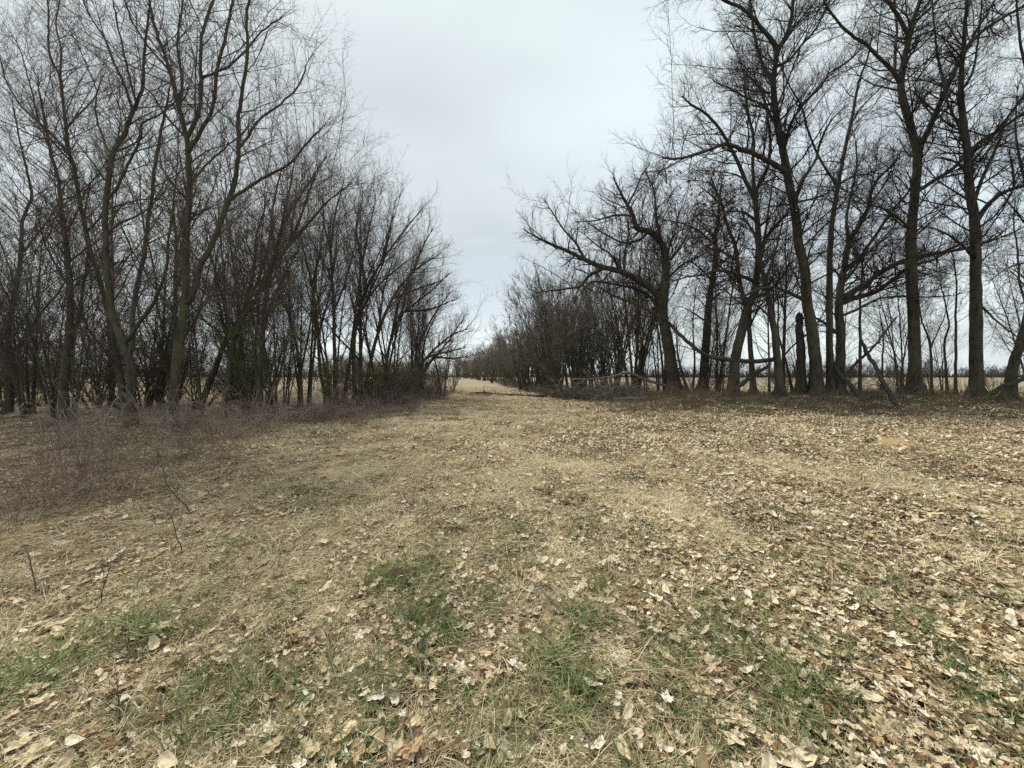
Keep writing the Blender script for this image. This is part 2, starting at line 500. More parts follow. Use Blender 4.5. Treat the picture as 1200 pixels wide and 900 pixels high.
def copy_tree(o, loc, rz, sc, label=None):
    r = o.copy(); link(r)
    r.location = (loc[0], loc[1], float(gz(loc[0], loc[1])) - 0.02)
    r.rotation_euler = (0, 0, rz)
    r.scale = (sc, sc, sc) if np.isscalar(sc) else sc
    if label: r['label'] = label
    for ch in list(o.children):
        c = ch.copy(); link(c, r)
    return r

# ---- right-hand row (pixel traces of the photo's trunks, each set at its own distance)
RG = 'tall bare trees in the right-hand row'
T = Tree('bare_tree', 'tall straight trunk forking high into a wide Y, second thick trunk from the right', 18, group=RG)
T.trunk([(1073, 464), (1071, 389), (1067, 300), (1070, 250), (1075, 185), (1067, 150), (1056, 105), (1059, 75), (1065, 45), (1071, 22), (1078, 0), (1084, -40), (1086, -90)], 17, 4)
T.limb([(1077, 178), (1090, 150), (1110, 103), (1128, 65), (1150, 38), (1180, 18), (1205, 4), (1235, -20)], 9, 3, 2.0, 20)
T.limb([(1128, 65), (1142, 40), (1155, 18), (1168, -5), (1178, -40)], 5, 2, ext=20)
T.limb([(1065, 45), (1055, 24), (1045, 8), (1030, -8), (1012, -30)], 6, 2.5, -1, 20)
T.limb([(1056, 100), (1045, 82), (1030, 68), (1015, 52), (1000, 43), (985, 30), (973, 14)], 6, 2, -2, 15)
T.limb([(1077, 232), (1095, 215), (1118, 198), (1132, 184), (1150, 172)], 7, 3, 2, 15)
T.limb([(1048, 88), (1049, 60), (1051, 35), (1048, 5)], 4.5, 2, 1.2, 20)
T.limb([(1068, 270), (1045, 250), (1020, 240), (995, 236)], 4, 1.5, -2.5)
T.build(trunk_t0=.2, sp1=.265, l1=2.39, cling=0)

T = Tree('bare_tree', 'thick mossy straight trunk with side limbs, near the right edge beside a fallen log', 17, group=RG)
T.trunk([(1145, 468), (1144, 389), (1143, 320), (1142, 260), (1136, 215), (1134, 180), (1129, 145), (1126, 110), (1128, 70), (1131, 30), (1133, 0), (1136, -50)], 19, 3)
T.limb([(1143, 240), (1150, 215), (1160, 190), (1172, 165), (1180, 140), (1200, 110), (1215, 80)], 6, 2, -1.5, 15)
T.limb([(1140, 178), (1155, 163), (1175, 150), (1200, 133), (1225, 120)], 7, 2.5, 1.5, 20)
T.limb([(1148, 260), (1165, 235), (1185, 222), (1205, 216), (1230, 200)], 9, 3, -1, 20)
T.limb([(1190, 219), (1187, 200), (1183, 180)], 4, 2.5, 0.3)
T.limb([(1135, 203), (1120, 190), (1100, 185), (1085, 190)], 5, 1.5, 1.5)
T.limb([(1142, 305), (1130, 290), (1115, 278), (1095, 268), (1078, 266)], 5.5, 1.8, -1.5)
T.limb([(1145, 350), (1165, 372), (1185, 390), (1205, 403)], 4, 1.5, -1)
T.limb([(1132, 160), (1120, 140), (1110, 118), (1105, 92), (1098, 60), (1094, 20)], 4.5, 1.5, 1.2, 20)
T.limb([(1127, 110), (1140, 85), (1146, 50), (1150, 10)], 4, 1.5, -1, 20)
T.build(trunk_t0=.2, sp1=.265, l1=2.27)

T = Tree('bare_tree', 'leaning trunk cut by the right edge, with a log against its foot', 16.6, group=RG)
T.trunk([(1182, 469), (1188, 430), (1196, 400), (1204, 370), (1214, 320), (1222, 260), (1228, 180), (1232, 100), (1235, 20)], 17, 5)
T.limb([(1205, 365), (1195, 330), (1192, 290), (1188, 262), (1190, 235)], 4, 1.6, .8)
T.limb([(1222, 260), (1205, 225), (1196, 190), (1190, 150), (1192, 105)], 6, 2, 1.6)
T.limb([(1228, 180), (1212, 140), (1205, 95), (1196, 50), (1192, 10)], 6, 2, -1, 20)
T.limb([(1215, 315), (1195, 310), (1175, 318), (1160, 330)], 4, 1.4, -1)
T.build(sp1=.5, l1=1.8)

T = Tree('bare_tree', 'low forking trunk throwing two heavy limbs sideways behind the tall Y trunk', 18.6, group=RG)
T.trunk([(984, 461), (985, 420), (985, 389), (983, 361), (986, 333), (989, 317), (994, 286), (1005, 267), (1017, 245), (1020, 228), (1028, 211), (1039, 200), (1050, 189)], 14, 3, 1.0)
T.limb([(986, 350), (1000, 342), (1017, 331), (1033, 319), (1060, 305), (1090, 298), (1115, 294), (1136, 290), (1160, 282)], 10, 3.5, 1.6, 15)
T.limb([(986, 358), (1005, 350), (1028, 342), (1050, 325), (1068, 312), (1092, 305)], 9, 3, 2.6, 15)
T.limb([(988, 320), (1005, 305), (1017, 289), (1030, 270), (1045, 248), (1062, 228)], 6, 2.2, -1.5, 15)
T.limb([(986, 335), (1000, 318), (1012, 300), (1030, 285), (1050, 262)], 5, 2, 0.8)
T.limb([(984, 370), (1005, 362), (1030, 350), (1055, 347), (1085, 348), (1120, 346)], 4.5, 1.6, -1)
T.limb([(994, 286), (992, 255), (998, 225), (1004, 195), (1002, 160)], 4.5, 1.6, 1)
T.limb([(984, 395), (968, 380), (955, 372)], 6, 3, 0.5)
T.build(trunk_t0=.2, sp1=.265, l1=2.27)

T = Tree('bare_tree', 'slender smooth straight stem between the tall leaning trunk and the low fork', 18.3, group=RG)
T.trunk([(973, 461), (972, 372), (972, 305), (975, 264), (979, 236), (986, 194), (993, 161), (1000, 130), (1007, 94), (1017, 67), (1022, 40)], 9.5, 2)
T.limb([(978, 217), (961, 189), (947, 155), (939, 125), (925, 100), (915, 75)], 3.5, 1.4, -1.5)
T.limb([(981, 215), (1000, 206), (1022, 202), (1045, 190)], 3, 1.2, 1)
T.limb([(996, 145), (1010, 125), (1030, 105), (1045, 92)], 3, 1.2, -1)
T.build(sp1=.5, l1=1.6)

T = Tree('bare_tree', 'tall thick trunk leaning left with a spreading top, beside the broken snag', 17.8, group=RG)
T.trunk([(957, 461), (955, 417), (951, 383), (946, 355), (943, 319), (936, 286), (932, 250), (924, 211), (918, 180), (913, 155), (909, 130), (906, 100), (908, 80), (912, 58), (922, 40), (928, 17), (930, -10), (934, -60)], 16.5, 3)
T.limb([(911, 60), (903, 47), (892, 33), (880, 19), (867, 8), (850, 1), (832, -10)], 6, 2, -1.2, 20)
T.limb([(905, 95), (897, 84), (890, 66), (884, 40), (880, 10)], 5, 2, 1.4, 20)
T.limb([(918, 205), (903, 193), (886, 183), (867, 175), (850, 169), (835, 174), (812, 182), (795, 186)], 7, 2, -1.5, 15)
T.limb([(918, 180), (924, 155), (930, 139), (944, 119), (961, 103), (972, 86), (989, 75), (1008, 58)], 5.5, 1.8, 1.5)
T.limb([(929, 235), (940, 210), (955, 189), (961, 167), (972, 144), (985, 130)], 5, 1.6, -1)
T.limb([(929, 240), (945, 235), (967, 228), (985, 214), (1002, 206)], 4, 1.4, 1)
T.limb([(945, 350), (933, 346), (919, 340), (905, 336), (885, 340), (868, 350)], 6, 2.2, -.8)
T.limb([(912, 150), (900, 130), (893, 110), (884, 96), (872, 84)], 4.5, 1.6, -1)
T.limb([(908, 118), (895, 122), (878, 116), (856, 104), (838, 96)], 4, 1.5, 1.5)
T.limb([(910, 78), (925, 70), (940, 52), (956, 34), (968, 10)], 4.5, 1.6, 1, 20)
T.limb([(942, 303), (956, 297), (969, 294), (985, 285)], 3, 1.2, -1)
T.build(trunk_t0=.2, sp1=.265, l1=2.72)

T = Tree('bare_tree', 'heavy trunk forking into two at head height, left of the tall leaning trunk', 18.5, group=RG)
T.trunk([(859, 463), (862, 417), (871, 380), (876, 361), (884, 342), (887, 319), (889, 292), (888, 264), (885, 230), (892, 212), (900, 193), (903, 167), (900, 140)], 13.5, 3)
T.limb([(876, 361), (871, 350), (866, 328), (864, 306), (860, 283), (853, 267), (846, 240), (838, 222)], 7, 2.2, 1.2, 12)
T.limb([(886, 232), (875, 213), (865, 190), (853, 167), (843, 150), (827, 133), (812, 124)], 5.5, 1.8, -1.2, 12)
T.limb([(887, 240), (883, 200), (883, 160), (876, 130), (873, 100)], 5, 1.6, .8, 12)
T.limb([(889, 290), (897, 280), (909, 264), (922, 250), (934, 228)], 6.5, 2.5, -1)
T.limb([(882, 330), (870, 324), (856, 319), (839, 317), (823, 322), (803, 325), (784, 331)], 5.5, 1.6, -1.6)
T.limb([(883, 347), (898, 344), (912, 330), (924, 312)], 5, 2, 1.2)
T.limb([(864, 306), (850, 297), (836, 286), (818, 270), (800, 262), (780, 258)], 4, 1.4, 1.5)
T.limb([(887, 262), (872, 250), (855, 248), (838, 253), (818, 252)], 4, 1.4, -1)
T.build(trunk_t0=.2, sp1=.265, l1=2.15, cling=260, cling_box=(780, 195, 870, 350))

T = Tree('bare_tree', 'thin dark stem standing close behind the heavy forked trunk', 18.9, group=RG)
T.trunk([(884, 461), (880, 417), (878, 383), (880, 350), (893, 300), (900, 250), (905, 215)], 8, 2, 1.5)
T.limb([(878, 385), (890, 360), (905, 345)], 3, 1.2)
T.build(sp1=.6, l1=1.3)

T = Tree('bare_tree', 'crooked thin trunk leaning left, between the heavy forked trunk and the broken snag', 17.6, group=RG)
T.trunk([(914, 464), (910, 405), (905, 375), (901, 350), (896, 328), (890, 300), (884, 275), (872, 255)], 10.5, 2.5)
T.limb([(905, 375), (890, 360), (875, 355), (855, 357)], 3.5, 1.4)
T.limb([(897, 330), (907, 300), (915, 270), (918, 245)], 4, 1.4)
T.build(sp1=.5, l1=1.5)

T = Tree('bare_tree', 'slim upright trunk with short level side twigs, between oak and forked trunk', 23, group=RG)
T.trunk([(823, 456), (828, 389), (831, 355), (835, 328), (839, 300), (838, 278), (841, 264), (843, 235), (846, 212)], 11, 2)
for a in [(829, 380, 800, 360), (831, 356, 858, 335), (835, 328, 808, 306), (839, 300, 866, 281), (838, 280, 812, 258), (842, 250, 866, 226), (843, 240, 820, 218), (833, 340, 862, 322)]:
    T.limb([a[:2], ((a[0] + a[2]) / 2, (a[1] + a[3]) / 2 - 2), a[2:]], 3, 1.0)
T.build(trunk_t0=.2, sp1=.265, l1=1.59, ang=(45, 80), up=.1, cling=220, cling_box=(805, 200, 870, 300))

T = Tree('oak_tree', 'spreading oak with one long limb arching left over the thicket', 21.5, group=RG)
T.trunk([(791, 464), (785, 417), (780, 389), (777, 367), (779, 333), (780, 306), (776, 287), (763, 272), (747, 268), (742, 253), (735, 240), (728, 227), (720, 211)], 16, 2)
T.limb([(778, 360), (767, 341), (747, 327), (727, 318), (707, 313), (687, 305), (667, 295), (650, 288), (633, 280), (620, 273)], 10, 2, -2.5)
T.limb([(707, 313), (690, 323), (680, 335), (667, 338), (650, 340), (630, 343)], 4.5, 1.6, -1)
T.limb([(732, 319), (733, 293), (737, 273), (734, 255)], 3.5, 1.4, .5)
T.limb([(779, 375), (765, 350), (745, 338), (730, 335), (700, 330), (688, 332)], 5, 1.8, 2)
T.limb([(777, 290), (770, 262), (768, 240), (766, 222), (758, 205)], 4, 1.5, 1)
T.limb([(762, 272), (748, 282), (730, 284), (710, 275), (690, 262)], 3.5, 1.3, -1)
T.limb([(742, 253), (722, 252), (700, 258), (680, 260)], 3.2, 1.2, 1)
T.limb([(687, 305), (675, 285), (660, 268), (648, 250), (640, 238)], 3.2, 1.2, .8)
T.limb([(727, 318), (715, 298), (700, 288), (685, 275)], 3.2, 1.2, -.8)
T.limb([(780, 310), (795, 292), (808, 270), (815, 250)], 3.5, 1.4, 1)
T.limb([(780, 330), (800, 310), (815, 303), (832, 292)], 3.5, 1.4, -1)
T.limb([(735, 240), (745, 222), (752, 205), (760, 195)], 3, 1.2, .8)
T.build(sp1=.24, l1=1.7, sp2=.22, l2=.85, l3=.42, l4=.25, wig=.2, cling=90, cling_box=(780, 260, 840, 340))

# saplings between the big trunks
SG = 'thin saplings between the right-hand trunks'
def sapling(label, d, pts, w0, w1, limbs=(), **kw):
    t = Tree('sapling', label, d, 'sapling', SG)
    t.trunk(pts, w0, w1)
    for l in limbs: t.limb(l, w0 * .6, 1.0)
    p = dict(sp1=.5, l1=.9, sp2=.3, l2=.5, sp3=.25, l3=.3, sp4=0, rt=.006, sides=6)
    p.update(kw)
    return t.build(**p)
sapling('thin dark sapling just left of the tall Y trunk, rising past a leaning dead pole', 18.6, [(1007, 463), (1008, 417), (1008, 356), (1010, 330), (1012, 290)], 5.5, 1.6)
sapling('very thin short sapling midway between the low fork and the tall Y trunk', 20, [(1034, 464), (1034, 420), (1035, 395), (1030, 360)], 3.5, 1.2)
sapling('thin sapling that splits into a V just right of the tall Y trunk', 19, [(1092, 466), (1090, 406), (1080, 375), (1076, 345)], 4.5, 1.4, [[(1090, 408), (1100, 386), (1108, 367), (1112, 345)]])
sapling('crooked thin sapling with an S bend, left of a pair by the thick mossy trunk', 19.5, [(1110, 465), (1108, 430), (1107, 400), (1112, 382), (1108, 358), (1102, 330)], 4.5, 1.6)
sapling('straight thin sapling, right one of a pair beside the thick mossy trunk', 18.8, [(1119, 466), (1120, 420), (1120, 370), (1121, 335), (1118, 300)], 5.0, 1.6)
sapling('bent thin sapling in front of the gap right of the crooked thin trunk', 18.8, [(930, 463), (920, 420), (912, 390), (912, 355), (905, 320)], 4, 1.4)
sapling('thin dark sapling leaning against the oak trunk', 21, [(806, 463), (800, 440), (794, 415), (793, 385)], 5, 1.6)
sapling('straight thin sapling between the oak and the slim upright trunk', 24, [(812, 459), (814, 420), (812, 380), (815, 340)], 3.2, 1.2)

def pole(name, label, cat, d0, d1, pts, w0, w1, mat, side_twigs=0, sides=8, lift=0.0, kids=None, group=None):
    """a fallen / leaning stem: pts are photo pixels, depth runs d0->d1"""
    k = 5 * len(pts)
    pix = spline(pts, k); t = np.linspace(0, 1, k); dep = d0 + (d1 - d0) * t
    P = np.array([at(p[0], p[1], q_) for p, q_ in zip(pix, dep)])
    Rr = (w0 + (w1 - w0) * t) / 2 / FPX * dep / np.sqrt(1 + ((pix[:, 0] - CX) / FPX) ** 2)
    g0 = gz(P[:, 0], P[:, 1])
    P[:, 2] = np.maximum(P[:, 2], g0 + Rr * 0.6)
    base = P[0].copy(); base[2] = float(g0[0])
    o = thing(name, base, label, cat, group)
    P[1:-1] += rng.normal(0, 0.012, (k - 2, 3))
    d0v = nrm(P[0] - P[1]); Pc = np.vstack([P[0] + d0v * Rr[0] * .5, P[0] + d0v * Rr[0] * .3, P]); Rc0 = np.concatenate([[.004, Rr[0] * .75], Rr])
    g = Geo(); g.tubes(Pc[None], Rc0[None], sides, bark=.05)
    g.obj('stem', mat, o, base)
    if side_twigs:
        g = Geo()
        C, Rc = spawn(P[None], Rr[None], 100, .2, (30, 70), 1.0, .4, .2, .15, 5, .5, .008, .03, nmin=side_twigs)
        g.tubes(C, Rc, 4)
        C2, R2 = spawn(C, Rc, .2, .1, (25, 60), .45, .3, .2, .1, 4, .6, .006, .012); g.tubes(C2, R2, 3)
        C3, R3 = spawn(C2, R2, .14, .1, (25, 60), .22, .3, .1, .1, 2, .7, .005, .008); g.tubes(C3, R3, 3)
        g.obj('twigs', mat, o, base)['kind'] = 'stuff'
    return o
# broken snag
T = Tree('dead_snag', 'broken dead snag with a ragged flat top, tight against the tall leaning trunk', 18.2, 'dead tree', bark=M_DEAD)
T.trunk([(940, 461), (938, 417), (937, 389), (937, 371)], 13, 8)
P, Rr, _ = T.paths[0]
o = thing('dead_snag', T.base, T.label, 'dead tree')
b = Geo(); b.tubes(P[None], Rr[None], 10, tip=False, bark=.09); b.obj('trunk', M_DEAD, o, T.base)
top = P[-1]; g = Geo()
for a in np.linspace(0, 6.28, 9)[:-1]:
    rr = Rr[-1] * .75; st = top + np.array([math.cos(a) * rr, math.sin(a) * rr, -.15]); h = rng.uniform(.15, .5)
    g.tubes(np.array([[st, st + [0, 0, h * .6], st + [rng.normal(0, .03), 0, h]]]), np.array([[.09, .06, .01]]), 5)
g.obj('splinters', M_DEAD, o, T.base)

pole('leaning_pole', 'black rotten pole leaning left in front of the tall Y trunk', 'dead stem', 14.6, 18, [(1054, 483), (1045, 465), (1036, 450), (1026, 430), (1017, 415), (1008, 395)], 8.5, 4, M_DEAD, 4)
pole('leaning_pole', 'black rotten pole propped against the low forking trunk', 'dead stem', 15.6, 18.4, [(1020, 478), (1005, 461), (989, 444), (975, 425)], 8, 5, M_DEAD, 2)
pole('leaning_branch', 'thin dead branch slanting up right from the low forking trunk', 'branch', 17.6, 17.2, [(986, 444), (1005, 424), (1022, 408), (1040, 385), (1052, 370)], 5, 2, M_DEAD, 6)
pole('fallen_log', 'grey fallen log slanting up at the right edge against the leaning trunk', 'log', 15.6, 16.2, [(1146, 474), (1158, 464), (1172, 455), (1200, 444), (1240, 428)], 9, 8, M_DEAD, 6)
pole('hanging_limb', 'long broken limb arching down past the oak to the heavy forked trunk', 'fallen limb', 18.0, 20.5, [(912, 420), (887, 424), (859, 422), (837, 419), (823, 414), (806, 401), (792, 387), (781, 376), (762, 365), (742, 355), (720, 347), (702, 336)], 6.5, 2.4, M_BARK_R, 16)
pole('fallen_limb', 'pale barkless limb bent over the brush at the foot of the oak', 'fallen limb', 20.5, 20.2, [(802, 461), (790, 457), (775, 451), (755, 444), (735, 437), (715, 442), (695, 444), (668, 445)], 4.6, 1.8, M_BARK_G, 5)
pole('fallen_limb', 'pale straight limb lying on the ground below the bent limb', 'fallen limb', 19.2, 19.6, [(720, 468), (740, 467.5), (760, 467), (782, 466)], 4.5, 3, M_BARK_G, 3)
pole('fallen_branch', 'dark fallen branch with twiggy tip lying across the middle of the grass strip', 'branch', 25, 30, [(640, 463), (625, 465), (612, 467), (600, 467), (585, 463), (565, 460), (550, 462)], 4, 2, M_DEAD, 14)
pole('leaning_branch', 'dark branch lying from the foot of the heavy forked trunk to the left', 'branch', 17.8, 18.2, [(850, 462), (862, 455), (875, 446), (886, 437), (900, 430)], 8, 4, M_DEAD, 4)

# ---- left-hand row
LG = 'bare trees in the left-hand row'
def LT(label, d): return Tree('bare_tree', label, d, group=LG, bark=M_BARK_L, twig=M_TWIG_L)
LK = dict(sp1=.23, l1=2.3, sp2=.23, l2=.95, sp3=.19, l3=.45, sp4=.15, l4=.24, rt=.0036, up=.2, ang=(25, 62), wig=.12)
T = LT('mossy trunk with a fanning crown, rightmost of three thick boles in the left row', 10)
T.trunk([(199, 508), (205, 447), (210, 397), (217, 357), (217, 313), (218, 273), (221, 244), (222, 214), (219, 167), (210, 125), (199, 83), (189, 53), (181, 30), (175, 0), (168, -40)], 13.5, 2.5)
T.limb([(217, 357), (225, 350), (233, 317), (247, 290), (260, 258), (275, 211), (280, 172), (279, 144), (283, 111), (290, 61), (289, 28), (292, -10)], 9, 2, -1.2, 20)
T.limb([(279, 175), (286, 167), (305, 139), (328, 122), (350, 100), (361, 72)], 4, 1.5, 1)
T.limb([(219, 165), (231, 139), (236, 105), (235, 50), (243, 20), (253, -10)], 6, 2, 1, 20)
T.limb([(221, 180), (236, 155), (250, 125), (255, 83), (264, 44), (272, 5), (277, -30)], 5.5, 2, -.8, 20)
T.limb([(238, 96), (267, 80), (289, 58), (308, 36), (328, 22)], 3.5, 1.4, .6)
T.limb([(268, 235), (305, 211), (339, 192), (361, 167), (380, 147)], 4.5, 1.5, -1)
T.limb([(222, 214), (245, 190), (268, 170), (290, 150)], 3.5, 1.4, 1)
T.limb([(218, 160), (205, 148), (190, 130), (178, 110), (160, 95)], 4, 1.5, -.8)
T.limb([(212, 130), (213, 90), (208, 50), (213, 10)], 4, 1.5, .8, 20)
T.limb([(199, 83), (172, 52), (155, 25), (146, 0)], 3.5, 1.5, -.5, 20)
T.build(**dict(LK, l1=1.75, sp1=.2))

T = LT('mossy trunk splitting into several stems, middle of three thick boles in the left row', 10.1)
T.trunk([(154, 508), (154, 470), (153, 430), (143, 400), (133, 372), (128, 347), (125, 297), (123, 247), (129, 200), (133, 178), (147, 155), (155, 130), (167, 105), (168, 75), (172, 40), (176, 0)], 14, 2.5)
T.limb([(154, 420), (157, 403), (157, 370), (163, 330), (170, 297), (173, 263), (177, 240), (181, 200), (188, 160), (196, 120)], 8, 2, .8, 15)
T.limb([(125, 240), (139, 219), (150, 194), (164, 164), (168, 144), (189, 134), (205, 118)], 5, 1.6, -.6)
T.limb([(155, 130), (147, 103), (133, 72), (122, 44), (107, 20), (95, -5)], 4.5, 1.6, .7, 20)
T.limb([(160, 118), (150, 85), (143, 50), (135, 15)], 3.5, 1.5, -.7, 20)
T.limb([(131, 182), (120, 160), (112, 130), (113, 105), (103, 80)], 3.5, 1.5, .6)
T.limb([(150, 405), (165, 380), (182, 352), (195, 315), (198, 280), (205, 240)], 6.5, 2, -.8)
T.limb([(124, 270), (145, 258), (163, 252), (180, 238), (200, 215)], 4, 1.5, .5)
T.build(**LK)

T = LT('straight trunk standing apart, leftmost of the three thick boles in the left row', 12.2)
T.trunk([(75, 494), (75, 447), (80, 403), (82, 363), (80, 313), (77, 280), (72, 247), (69, 215), (60, 180), (52, 140), (45, 100)], 14, 2.5)
T.limb([(80, 400), (92, 370), (98, 330), (104, 290), (100, 250), (108, 210)], 5.5, 2, .8)
T.limb([(81, 340), (65, 310), (52, 285), (45, 250)], 4.5, 1.6, -.8)
T.limb([(76, 275), (90, 250), (100, 225), (118, 200)], 4, 1.5, .6)
T.build(**LK)

T = LT('slender forked tree leaning left, its top against the pale sky in the upper left corner', 12.8)
T.trunk([(146, 489), (140, 440), (130, 385), (120, 340), (105, 290), (94, 239), (86, 194), (80, 175), (78, 150), (74, 119), (71, 92), (60, 70), (57, 47), (57, 17), (55, -15)], 9, 2)
T.limb([(79, 178), (53, 150), (28, 128), (8, 97), (2, 75), (-8, 50)], 4.5, 1.5, .8)
T.limb([(78, 180), (64, 167), (36, 158), (8, 144), (-15, 138)], 3.5, 1.4, -.8)
T.limb([(78, 150), (94, 133), (111, 114), (120, 90)], 3.5, 1.4, .8)
T.limb([(71, 92), (72, 60), (66, 30), (70, 0)], 3, 1.3, -.5, 15)
T.limb([(84, 192), (60, 165), (45, 140), (38, 110), (30, 80), (20, 50)], 3.5, 1.4, -1)
T.limb([(100, 270), (120, 250), (128, 215), (120, 190)], 3.5, 1.4, .6)
T.build(**LK)

T = LT('far left tree with a crooked fork low on its trunk, close to the left edge', 14.5)
T.trunk([(11, 478), (11, 430), (10, 390), (15, 357), (23, 313), (25, 280), (27, 257), (37, 230), (30, 195), (22, 160), (15, 120)], 10, 2)
T.limb([(12, 420), (20, 408), (33, 393), (43, 373), (60, 353), (72, 337), (85, 310)], 6, 1.8, -.8)
T.limb([(25, 300), (35, 287), (50, 267), (62, 250), (75, 225)], 4.5, 1.6, .8)
T.limb([(15, 355), (0, 330), (-12, 295), (-18, 250)], 4.5, 1.6, .6)
T.build(**LK)

T = LT('pale leaning stem with a bushy fork, just right of the three thick boles', 12.3)
T.trunk([(258, 494), (265, 463), (273, 403), (285, 372), (300, 350), (317, 313), (337, 290), (360, 263), (383, 237), (407, 218)], 9, 1.8)
T.limb([(305, 342), (313, 330), (322, 300), (333, 250), (340, 217), (345, 190)], 4.5, 1.5, .8)
T.limb([(280, 380), (290, 347), (298, 313), (300, 280), (310, 245)], 4.5, 1.5, -.6)
T.limb([(337, 290), (352, 255), (362, 225), (372, 200)], 3.5, 1.4, -.8)
T.limb([(275, 400), (268, 370), (262, 340), (265, 300)], 3.5, 1.4, .6)
T.build(**LK)

T = LT('dark pole-like trunk slanting right behind the pale leaning stem', 15.0)
T.trunk([(232, 480), (250, 437), (267, 393), (283, 370), (300, 335), (312, 300), (318, 265)], 9, 2)
T.limb([(267, 393), (258, 360), (252, 325), (256, 290)], 4.5, 1.5, .6)
T.build(**LK)

T = LT('upright grey-brown stem between the pale leaning stem and the multi-stemmed clump', 16.5)
T.trunk([(304, 472), (306, 437), (308, 387), (313, 340), (323, 300), (332, 265), (345, 240), (362, 215), (378, 190)], 8.5, 1.8)
T.limb([(308, 390), (320, 350), (335, 320), (350, 290)], 4.5, 1.5, .8)
T.limb([(323, 300), (318, 265), (322, 230), (330, 200)], 4, 1.5, -.8)
T.build(**LK)

# ---- multi-stemmed clump at the end of the left row
CG = 'small multi-stemmed trees in the clump at the end of the left row'
CK = dict(sp1=.26, l1=1.8, sp2=.24, l2=.85, sp3=.19, l3=.42, sp4=.18, l4=.24, rt=.0045, up=.2, ang=(22, 55), sides=8, wig=.12)
clump = [
 ('thin stem curving left, at the left side of the clump', 18, [(384, 471), (375, 430), (372, 380), (365, 330), (355, 290), (345, 250)], [[(373, 390), (385, 350), (392, 310), (395, 275)], [(366, 335), (375, 295), (380, 250)]]),
 ('tall upright stem, highest in the clump', 18.6, [(394, 470), (392, 400), (390, 340), (388, 290), (393, 250), (402, 215)], [[(391, 370), (405, 330), (415, 290), (418, 250)], [(389, 300), (380, 262), (378, 225)], [(390, 330), (375, 300), (362, 275)]]),
 ('upright stem with a narrow fork, right of the tallest one', 19.2, [(402, 469), (410, 420), (420, 340), (430, 280), (440, 235)], [[(413, 395), (430, 350), (448, 310), (458, 270)], [(424, 310), (418, 270), (425, 230)]]),
 ('stem that starts upright and sweeps to the right at half height', 19.6, [(416, 467), (415, 400), (425, 350), (445, 310), (470, 275), (490, 250)], [[(420, 370), (438, 340), (462, 318), (485, 300)], [(446, 308), (455, 275), (462, 245)]]),
 ('dark stem leaning right through the middle of the clump', 20.4, [(426, 465), (440, 400), (460, 350), (485, 318), (512, 300)], [[(445, 388), (450, 340), (462, 300)], [(462, 348), (490, 338), (515, 330)], [(484, 320), (495, 290), (505, 272)]]),
 ('slim stem arching over toward the grass strip', 21.4, [(450, 464), (455, 410), (470, 370), (500, 345), (522, 325)], [[(456, 405), (466, 360), (480, 325), (492, 295)], [(475, 366), (505, 362), (530, 352)]]),
 ('low arching stem near the right side of the clump', 22.6, [(472, 462), (490, 430), (510, 408), (530, 392), (546, 386)], [[(483, 440), (492, 400), (508, 370), (522, 350)], [(500, 418), (525, 412), (543, 408)]]),
 ('rightmost low stem, leaning out over the grass strip', 24, [(486, 460), (500, 428), (522, 404), (540, 378)], [[(494, 440), (498, 400), (512, 365)], [(510, 416), (530, 420), (546, 418)]]),
 ('pair of dark stems at the left foot of the clump beside the green shrub', 17, [(352, 474), (350, 420), (340, 370), (338, 320), (330, 280)], [[(351, 440), (362, 390), (368, 340), (372, 295)], [(342, 375), (328, 340), (320, 300)]]),
]
for lab, d, tr, lm in clump:
    T = Tree('multi_stem_tree', lab, d, group=CG, bark=M_BARK_L, twig=M_TWIG_L)
    T.trunk(tr, 5.6 if d < 21 else 4.6, 1.2)
    for l in lm: T.limb(l, 3, 1.1)
    T.build(**CK)

# ---- procedural trees standing behind the traced rows
BK = dict(sp1=.45, l1=2.0, sp2=.32, l2=.9, sp3=.24, l3=.45, sp4=.24, l4=.26, rt=.0050, up=.18, ang=(25, 62), wig=.13)
BG = 'bare trees deeper in the left-hand wood'
BL = 'thin bare tree deeper in the left-hand wood'
protoA = proc_tree('bare_tree', BL, 'tree', (-19, 17.5), proc_paths(11.5, .12, 11, (.02, 0), .12, (20, 50), .6), M_BARK_L, M_TWIG_L, BG, **BK)
protoB = proc_tree('bare_tree', BL, 'tree', (-14, 18.5), proc_paths(10.5, .085, 7, (-.05, .03), .15, (20, 48), .55, stems=2, spread=.16), M_BARK_L, M_TWIG_L, BG, **BK)
protoC = proc_tree('bare_tree', BL, 'tree', (-11.0, 15.5), proc_paths(9.0, .07, 6, (.04, .02), .12, (20, 45), .55, stems=3, spread=.22), M_BARK_L, M_TWIG_L, BG, **BK)
spots = [(-24, 15), (-12.5, 22), (-21, 21.5), (-16.5, 22.5), (-28, 19), (-18.5, 14.2), (-30, 14), (-9.6, 17.2), (-22.5, 18.0), (-8.4, 20.5), (-15.4, 16), (-33, 24), (-13.2, 14.4), (-26, 25), (-19, 27), (-24.5, 12.8)]
for i, (x, y) in enumerate(spots):
    copy_tree((protoA, protoB, protoC)[i % 3], (x, y), rng.uniform(0, 6.28), rng.uniform(.75, 1.1))
SL = 'thin saplings growing among the left-hand trunks'
for i in range(17):
    y = rng.uniform(10.8, 19); x = -rng.uniform(.55, 1.38) * y
    k_ = rng.uniform(.36, .6); c = copy_tree((protoC, protoB)[i % 2], (x, y), rng.uniform(0, 6.28), (k_, k_, k_ * rng.uniform(.9, 1.3)), 'thin twiggy sapling growing among the left-hand trunks'); c['group'] = SL; c['category'] = 'sapling'; c.name = 'sapling'
RB = 'thin trees standing behind the right-hand row'
